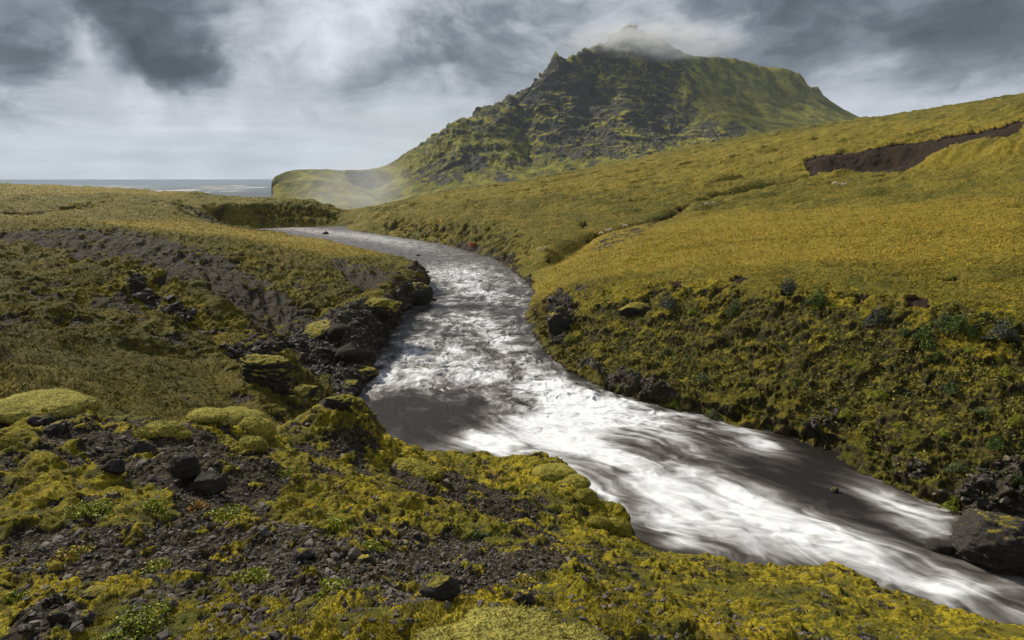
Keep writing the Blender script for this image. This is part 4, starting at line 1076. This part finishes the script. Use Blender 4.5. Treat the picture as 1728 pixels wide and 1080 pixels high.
# boulder standing in the river at the right edge
p0 = onz(1690, 968)
W, F = rough_rock(None, (2.15, 2.0, 1.5), 47, 0.4, ICO6, amp=0.34)
W = W - ICO6[0] * (0.16 * np.clip(fbm(W, 3.2, 4, 0.6, ridge=True), 0, 1))[:, None]
o = link('river_boulder', mesh_from('river_boulder', W, F, OM, True, {'mossy': np.full(len(W), -0.02)}), 'big dark pitted boulder standing in the white water at the lower right', 'boulder')
o.location = (p0[0] + 1.1, p0[1] + 1.5, 0.35)
for (u, v, w_px, lab, mo_) in [
    (730, 507, 12, 'small dark stone in the river below the tip of the grassy shelf', .4), (549, 395, 9, 'lone black stone in the distant bend of the river', .1),
    (706, 432, 6, 'tiny black stone in the far reach left of the main current', .1), (927, 597, 9, 'small dark stone in the river against the right bank', .3),
    (1408, 829, 14, 'dark wet stone between the two white currents', .3), (1590, 928, 40, 'low black rock shelf between the white water and the big boulder', -.5)]:
    c_ = onz(u, v); r_ = w_px * c_[1] / FPX * 0.6
    W, F = rough_rock(None, (r_, r_ * 0.9, r_ * 0.6), int(u), mo_, ico(3))
    o = link('river_stone', mesh_from('river_stone', W, F, OM, True, {'mossy': np.full(len(W), mo_)}), lab, 'rock'); o.location = (c_[0], c_[1], 0.02 + r_ * 0.15)
RU, t, out = new_mat('rusty_rock')
principled(t, out, t.mix(t.noise(t.node('ShaderNodeNewGeometry').outputs['Position'], 2.5, 4), (0.16, 0.045, 0.02), (0.40, 0.14, 0.07)), 0.9)
c_ = onz(797, 424); W, F = rough_rock(None, (1.0, 0.7, 1.5), 77, 0, ico(4))
o = link('rusty_rock', mesh_from('rusty_rock', W, F, RU, True), 'rust red rock at the water line of the far right bank', 'rock'); o.location = (c_[0], c_[1] + 0.8, 0.8)

# ------------------------------------------------------------------ moss cushions
CM, t, out = new_mat('moss_cushion')
geo = t.node('ShaderNodeNewGeometry'); pos = geo.outputs['Position']
c1 = t.noise(pos, 3.5, 5, 0.6); c2 = t.noise(pos, 34.0, 5, 0.72); c3 = t.voro(pos, 55.0).outputs['Distance']
cc_ = t.mix(t.sstep(c1, 0.34, 0.66), (0.20, 0.195, 0.032), (0.40, 0.37, 0.080))
cc_ = t.mix(t.math('MULTIPLY', t.sstep(c2, 0.58, 0.36), 0.9), cc_, (0.045, 0.042, 0.010))
cc_ = t.mix(t.math('MULTIPLY', t.attr('pale'), 0.5), cc_, t.mix(c2, (0.15, 0.16, 0.05), (0.46, 0.45, 0.19)))
cc_ = t.mix(t.math('MULTIPLY', t.sstep(t.noise(pos, 7.0, 6, 0.7), 0.56, 0.68), 0.7), cc_, (0.10, 0.07, 0.03))
cc_ = t.vmath('MULTIPLY', cc_, (1.03, 0.95, 0.75))
principled(t, out, cc_, 0.95, t.bump(t.math('SUBTRACT', c2, t.math('MULTIPLY', c3, 0.6)), 1.0, 0.02), 0.1)
def cushion(lobes, seed, label, pale=0.3, name='moss_cushion', group=None):
    # lobes: (u, v of the lobe foot, half width px, height px); all lobes belong to one soft mound
    cen = []
    for (u, v, w_px, h_px) in lobes:
        p_, n_, mpp = ground_at(u, v); cen.append((p_, w_px * mpp, h_px * mpp * 0.8))
    base = cen[0][0]
    Vs, Fs, off = [], [], 0
    V, F = ICO6 if len(lobes) < 3 else ICO5
    for (p_, w, h) in cen:
        q = V * np.array([w, w * 0.75, h * 1.05]) + (p_ - base)
        d_ = fbm(q + seed, 2.2 / max(w, 0.05) * 0.5, 3) * 0.16 + fbm(q + seed, 16.0, 3, ridge=True) * min(0.10, 0.016 / h) * 1.2
        q = q + V * (d_ * np.array([w, w, h]).mean() - 0.045 * fbm(q + seed, 5.0, 5, 0.6, ridge=True))[:, None]
        q = q + np.array([0, 0, h * 0.15])
        Vs.append(q); Fs.append(F + off); off += len(V)
    A = np.vstack(Vs); FF = np.vstack(Fs)
    n0 = len(A); r = np.random.default_rng(seed)
    # tiny shoots standing on the surface
    m = int(9000 * min(1.0, sum(c[1] for c in cen) * 1.4) + 2500)
    pk = r.integers(0, n0, m); ctr = np.repeat(np.array([c[0] - base for c in cen]), len(V), 0)[pk]
    nn = A[pk] - ctr; nn /= np.maximum(np.linalg.norm(nn, axis=1, keepdims=True), 1e-6)
    a = r.uniform(0, 6.28, m); sd2 = np.c_[np.cos(a), np.sin(a), r.normal(0, .3, m)] * 0.0035
    b0 = A[pk] + r.normal(0, 0.008, (m, 3)); tip = b0 + nn * r.uniform(0.006, 0.018, m)[:, None] + r.normal(0, 0.005, (m, 3))
    T = np.stack([b0 - sd2, b0 + sd2, tip], 1).reshape(-1, 3)
    A = np.vstack([A, T]); FF = np.vstack([FF, np.arange(m * 3).reshape(-1, 3) + n0])
    o = link(name, mesh_from(name, A, FF, CM, True, {'pale': np.full(len(A), pale)}), label, 'moss cushion', group)
    o.location = base
    return o
cushion([(70, 690, 78, 24), (20, 694, 60, 18), (125, 690, 40, 20)], 1, 'broad pale moss cushion on the crest at the left edge', 0.6)
cushion([(275, 730, 34, 20), (245, 735, 22, 12), (300, 735, 22, 12)], 2, 'small rounded moss cushion among grey stones left of the curved one', 0.35)
cushion([(430, 735, 34, 34), (415, 712, 34, 22), (390, 703, 36, 16), (350, 702, 36, 13), (425, 755, 26, 20)], 3, 'large curved yellow green moss cushion on the crest of the knoll', 0.35)
cushion([(855, 1088, 112, 34), (780, 1100, 90, 26), (950, 1100, 80, 22)], 4, 'largest pale green moss cushion at the bottom edge of the view', 0.7)
cushion([(845, 1012, 34, 18)], 5, 'small moss cushion just above the largest one', 0.35)
cushion([(1035, 897, 30, 22), (1010, 885, 22, 14)], 6, 'dark green moss knob at the rim above the white water', 0.0)
cushion([(935, 802, 38, 16), (965, 818, 32, 16), (985, 842, 24, 18)], 7, 'smooth golden moss bulge on the river rim of the knoll', 0.1)
cushion([(10, 755, 26, 20)], 8, 'olive moss cushion cut by the left edge of the view', 0.3)
cushion([(505, 1060, 36, 16)], 11, 'flat moss cushion at the bottom edge left of the largest one', 0.5)
cushion([(690, 790, 36, 12), (720, 800, 30, 12)], 15, 'low golden moss hump behind the central gravel strip', 0.05)
for (u, v, w_px, h_px, sd_, lab, mo_) in [
    (310, 795, 52, 44, 51, 'upright pinkish grey rock standing under the curved moss cushion', .05), (345, 820, 60, 34, 52, 'flat slanted grey rock beside the upright pinkish one', .05),
    (90, 725, 40, 26, 53, 'pinkish crumbling rock below the broad pale cushion', .05), (190, 790, 34, 26, 54, 'pale jagged rock in the rubble on the left of the knoll', .0),
    (60, 710, 50, 20, 60, 'low brown rock under the edge of the broad pale cushion', .2), (240, 760, 36, 24, 61, 'broken grey rock just below the small rounded cushion', .05),
    (510, 940, 38, 26, 55, 'dark square cut rock in the middle of the gravel', .0), (615, 955, 42, 30, 56, 'dark angular rock right of the square cut one', .0),
    (885, 1012, 34, 34, 57, 'round dark pitted rock behind the largest moss cushion', .05), (150, 1005, 44, 16, 58, 'flat pale grey slab lying at the lower left', .05),
    (340, 965, 30, 18, 59, 'smooth oval grey stone beside a leafy plant', .05), 
    (95, 1045, 36, 26, 63, 'dark upright stone near the lower left corner', .0), (140, 1045, 34, 26, 64, 'blunt dark stone right of the upright one at the lower left', .0),
    (740, 1000, 70, 30, 65, 'brown broken rock with dry stems left of the largest cushion', .1)]:
    rock_thing('rock', u, v, w_px, h_px, sd_, lab, 'rock', mo_, depth=0.7, sink=0.2, sub=ico(4))

# ------------------------------------------------------------------ leafy plants and shrubs
def plant_mesh(name, n, rad, h, leaf, seed, hue0, hue1):
    r = np.random.default_rng(seed)
    a = r.uniform(0, 6.28, n); q = np.sqrt(r.random(n)) * rad; clump = 0.7 + 0.5 * np.sin(a * 3 + seed) * np.sin(q / rad * 5)
    q = q * np.clip(0.75 + 0.35 * np.sin(a * 2 + seed) + 0.2 * np.sin(a * 5 + 2 * seed), 0.25, 1.3)
    z = np.clip(1 - (q / rad) ** 2, 0, 1) * h * clump * r.uniform(0.2, 1.1, n)
    c = np.c_[np.cos(a) * q, np.sin(a) * q, z]
    d1 = r.normal(0, 1, (n, 3)); d1[:, 2] = np.abs(d1[:, 2]) * 0.7; d1 /= np.linalg.norm(d1, axis=1, keepdims=True)
    d2 = np.cross(d1, r.normal(0, 1, (n, 3))); d2 /= np.linalg.norm(d2, axis=1, keepdims=True)
    s1 = (leaf * r.uniform(0.5, 1.3, n))[:, None]
    V = np.stack([c - d1 * s1, c + d2 * s1 * 0.55, c + d1 * s1, c - d2 * s1 * 0.55], 1)
    return mesh_from(name, V.reshape(-1, 3), np.arange(n * 4).reshape(-1, 4), PLM, False, {'hue': np.repeat(r.uniform(hue0, hue1, n), 4), 'val': np.repeat(r.random(n), 4)})
PLM, t, out = new_mat('plant_leaves')
hu = t.attr('hue'); va = t.attr('val')
bc = t.node('ShaderNodeValToRGB'); t.put(bc.inputs[0], hu)
e = bc.color_ramp.elements; e[0].position = 0.0; e[0].color = (0.060, 0.070, 0.050, 1); e[1].position = 1.0; e[1].color = (0.42, 0.13, 0.04, 1)
for p_, c_ in ((0.2, (0.12, 0.135, 0.085)), (0.3, (0.05, 0.085, 0.02)), (0.5, (0.17, 0.23, 0.015)), (0.7, (0.36, 0.36, 0.02)), (0.85, (0.30, 0.20, 0.03))):
    q = e.new(p_); q.color = (*c_, 1)
principled(t, out, t.mix(1.0, bc.outputs[0], t.mix(va, (0.45, 0.45, 0.45), (1.3, 1.3, 1.3)), 'MULTIPLY'), 0.6, None, 0.25)
for n_, (u, v, w_px, h0, h1, lab) in enumerate([
    (425, 985, 52, .42, .78, 'bright yellow green leafy plant right of the gravel at the bottom'), (560, 1000, 44, .4, .75, 'leafy green plant between the gravel and the central rocks'),
    (255, 965, 42, .42, .88, 'leafy plant with rusty tips on the edge of the dark hollow'), (375, 872, 44, .5, .75, 'bright yellow plant strip on top of the gravel'),
    (145, 865, 44, .45, .72, 'yellow green plant hanging over the gravel on the left'), (255, 855, 34, .45, .75, 'small yellow green plant beside the green moss lump'),
    (330, 858, 30, .8, .98, 'reddish brown plant tuft above the bright yellow strip'), (110, 945, 46, .6, .98, 'rusty red and green plant tuft on the left gravel'),
    (560, 885, 28, .5, .72, 'little yellow plant on the moss above the central gravel'), (800, 905, 20, .3, .4, 'small dark green plant on the mossy slope'),
    (620, 925, 26, .5, .75, 'little yellow plant in the middle of the dark stones'), (20, 1010, 30, .45, .8, 'green and orange plant at the lower left edge'),
    (740, 985, 36, .5, .8, 'yellow leafy plant beside the broken brown rock'), (230, 1060, 70, .25, .75, 'wide low green plant patch at the bottom left'),
    (480, 800, 30, .5, .7, 'yellow green plant below the curved cushion'), (880, 985, 30, .6, .95, 'orange flecked plant on top of the largest cushion')]):
    p_, nn, mpp = ground_at(u, v); rad = w_px * mpp
    o = link('leafy_plant', plant_mesh('leafy_plant', int(420 + 3400 * rad), rad, rad * 0.40, 0.0105, 500 + n_, h0, h1), lab, 'plant'); o.location = p_ - np.array([0, 0, 0.01])
shr = [plant_mesh('willow_shrub', 2600, 1.0, 1.25, 0.06, 700 + q, (0.0, 0.26, 0.1, 0.42)[q], (0.24, 0.46, 0.5, 0.72)[q]) for q in range(4)]
SP = [(1478, 545, 0, 'blue grey willow shrub below the largest bare earth patch'), (1330, 492, 0, 'grey green willow shrub at the upper edge of the undergrowth'), (1692, 572, 0, 'blue grey willow shrub at the right edge of the view'),
      (1128, 520, 0, 'small grey willow shrub on the left part of the right bank'), (1380, 515, 1, 'dark green shrub right of the grey green willow at the upper edge'), (1240, 530, 1, 'dark green shrub in the middle of the upper bank'),
      (1560, 585, 1, 'dark shrub beside the largest blue grey willow'), (1620, 560, 1, 'dark shrub between the bare earth patch and the right edge willow')]
for (u, v, q, lab) in SP:
    p_, nn, mpp = ground_at(u, v); o = link('willow_shrub', shr[q], lab, 'shrub'); s_ = random.uniform(0.85, 1.15); o.scale = (s_, s_, s_); o.location = p_; o.rotation_euler = (0, 0, random.uniform(0, 6))
cand = np.flatnonzero((Ws > 0.6) & (PU > 940) & (PU < 1720) & (PV > 500) & (PV < 900) & (rr < 60)); rng.shuffle(cand)
tk = []
for c_ in cand[:6000]:
    if len(tk) >= 40: break
    if all((PU[c_] - a_) ** 2 + (PV[c_] - b_) ** 2 > 56 ** 2 for a_, b_ in tk):
        tk.append((PU[c_], PV[c_])); q = (1, 3, 2, 3)[len(tk) % 4]
        lab = {1: 'low dark green shrub growing in the undergrowth of the steep right bank', 2: 'low grey green shrub growing in the undergrowth of the steep right bank', 3: 'low yellow green shrub growing in the undergrowth of the steep right bank'}[q]
        o = link('low_shrub', shr[q], lab, 'shrub', lab.replace('growing in the undergrowth of the steep', 'bushes on the').replace('shrub bushes', 'shrubs'))
        s_ = random.uniform(0.3, 0.7); o.scale = (s_, s_, s_ * 0.8); o.location = P[c_]; o.rotation_euler = (0.3 * GN[c_][0], -0.3, random.uniform(0, 6))

# ------------------------------------------------------------------ sheep
WM, t, out = new_mat('sheep_wool')
principled(t, out, t.mix(t.noise(t.node('ShaderNodeTexCoord').outputs['Object'], 8, 3), (0.55, 0.48, 0.36), (0.80, 0.74, 0.62)), 0.95, None, 0.1)
def sheep_mesh(graze):
    J = [((0, 0, .62), .20), ((.28, 0, .64), .235), ((.50, 0, .62), .20), ((-.30, 0, .64), .24), ((-.52, 0, .62), .19), ((-.64, 0, .56), .05)]
    E = [(0, 1), (1, 2), (0, 3), (3, 4), (4, 5)]
    if graze: J += [((.68, 0, .45), .10), ((.80, 0, .22), .075), ((.88, 0, .10), .045)]
    else: J += [((.64, 0, .80), .11), ((.76, 0, .93), .085), ((.92, 0, .88), .05)]
    E += [(2, 6), (6, 7), (7, 8)]
    J += [((J[7][0][0] - .02, .10, J[7][0][2] + .03), .022), ((J[7][0][0] - .02, -.10, J[7][0][2] + .03), .022)]; E += [(7, 9), (7, 10)]
    for root, x, sg in ((2, .44, 1), (2, .44, -1), (4, -.46, 1), (4, -.46, -1)):
        b = len(J); J += [((x, .12 * sg, .42), .075), ((x - (0.04 if x < 0 else -0.01), .12 * sg, .22), .038), ((x, .12 * sg, .02), .035)]
        E += [(root, b), (b, b + 1), (b + 1, b + 2)]
    me = bpy.data.meshes.new('sheep_skeleton'); me.from_pydata([j[0] for j in J], E, [])
    o = bpy.data.objects.new('sheep_skeleton', me); col.objects.link(o)
    sk_ = o.modifiers.new('skin', 'SKIN'); sk_.use_smooth_shade = True
    if not me.skin_vertices: me.skin_vertices.new()
    for i_, (_, r_) in enumerate(J):
        me.skin_vertices[0].data[i_].radius = (r_, r_); me.skin_vertices[0].data[i_].use_root = (i_ == 0)
    ss = o.modifiers.new('sub', 'SUBSURF'); ss.levels = 2; ss.render_levels = 2
    dg = bpy.context.evaluated_depsgraph_get()
    m2 = bpy.data.meshes.new_from_object(o.evaluated_get(dg)); m2.name = 'sheep'
    bpy.data.objects.remove(o); m2.materials.clear(); m2.materials.append(WM)
    return m2
SH = [sheep_mesh(False), sheep_mesh(True)]
for (u, v, px, q, rz, lab) in [
    (1012, 392, 9, 1, 2.6, 'leftmost of the grazing white sheep in line along the stream gully'), (1023, 388.5, 9, 0, 2.9, 'second white sheep from the left along the stream gully'),
    (1030, 386, 8, 1, 3.3, 'third white sheep from the left along the stream gully'), (1053, 380, 10, 0, 3.1, 'white sheep standing against the dark overhang of the stream gully'),
    (911, 421, 9, 1, 3.3, 'cream sheep grazing low on the bank nearest the river'), (920, 418, 7, 0, 2.7, 'smaller cream sheep beside the one nearest the river'),
    (1193, 345, 9, 0, 3.0, 'cream sheep resting left of its companion on the middle meadow'), (1204, 342.5, 8, 1, 0.2, 'cream sheep right of its companion on the middle meadow'),
    (1410, 309.5, 9, 1, 3.2, 'pale sheep on the meadow below the brown scar'), (1422, 312, 9, 0, 0.1, 'pale sheep further right and lower below the brown scar'),
    (1002, 331, 6, 1, 1.0, 'tiny distant sheep alone on the upper hillside')]:
    p_, nn, mpp = ground_at(u, v + 3, 3)
    o = link('sheep', SH[q], lab, 'sheep', 'sheep grazing on the right hillside'); s_ = px * mpp / 1.45
    o.scale = (s_, s_, s_); o.rotation_euler = (0, 0, rz); o.location = p_ + np.array([0, 0, 0.12])

# ------------------------------------------------------------------ low cloud on the summit, waterfall spray, haze
def volume(name, center, size, density, label, cat, nscale, lo, hi, seed, color=(0.93, 0.95, 0.98), zfloor=None):
    bm = bmesh.new(); bmesh.ops.create_icosphere(bm, subdivisions=3, radius=1.0)
    me = bpy.data.meshes.new(name); bm.to_mesh(me); bm.free()
    m, t, out = new_mat(name)
    vol = t.node('ShaderNodeVolumePrincipled')
    vol.inputs['Color'].default_value = (*color, 1); vol.inputs['Anisotropy'].default_value = 0.2
    oc_ = t.node('ShaderNodeTexCoord').outputs['Object']; ln = t.vmath('LENGTH', oc_)
    nn_ = t.noise(t.vmath('ADD', t.vmath('MULTIPLY', oc_, nscale), (seed, 0, 0)), 1.0, 4, 0.6)
    f = t.math('MULTIPLY', t.sstep(ln, 1.0, 0.35), t.sstep(nn_, lo, hi))
    t.put(vol.inputs['Density'], t.math('MULTIPLY', f, density))
    t.l.new(vol.outputs[0], out.inputs['Volume'])
    me.materials.append(m)
    o = link(name, me, label, cat, None, 'stuff'); o.location = center; o.scale = size
    return o
c_ = at(1060, 70, 1640)
volume('summit_cloud', (c_[0] + 60, c_[1], c_[2] + 0), (270, 170, 52), 0.020, 'thin low cloud drifting over the top of the mountain', 'mist', (4.0, 2.6, 2.2), 0.38, 0.66, 3.0, (0.78, 0.80, 0.83))  # cap cloud on the summit, a volume standing inside the haze
c_ = at(600, 322, 930)
volume('waterfall_spray', (c_[0], c_[1], c_[2]), (105, 150, 75), 0.0036, 'pale spray hanging over the hidden waterfall at the far bend', 'mist', (1.6, 1.4, 1.2), 0.12, 0.85, 8.0)
bm = bmesh.new(); bmesh.ops.create_cube(bm, size=1.0)
me = bpy.data.meshes.new('haze'); bm.to_mesh(me); bm.free()
m, t, out = new_mat('haze')
vol = t.node('ShaderNodeVolumePrincipled'); vol.inputs['Density'].default_value = 0.00004
vol.inputs['Color'].default_value = (0.72, 0.86, 1.0, 1)
t.l.new(vol.outputs[0], out.inputs['Volume']); me.materials.append(m)
o = link('haze', me, 'faint bluish haze between the viewer and the mountain', 'haze', None, 'stuff')
zt = float(MP[:, 2].max()) + 60
o.scale = (12000, 11600, zt + 96); o.location = (0, 5600, (zt - 96) / 2)
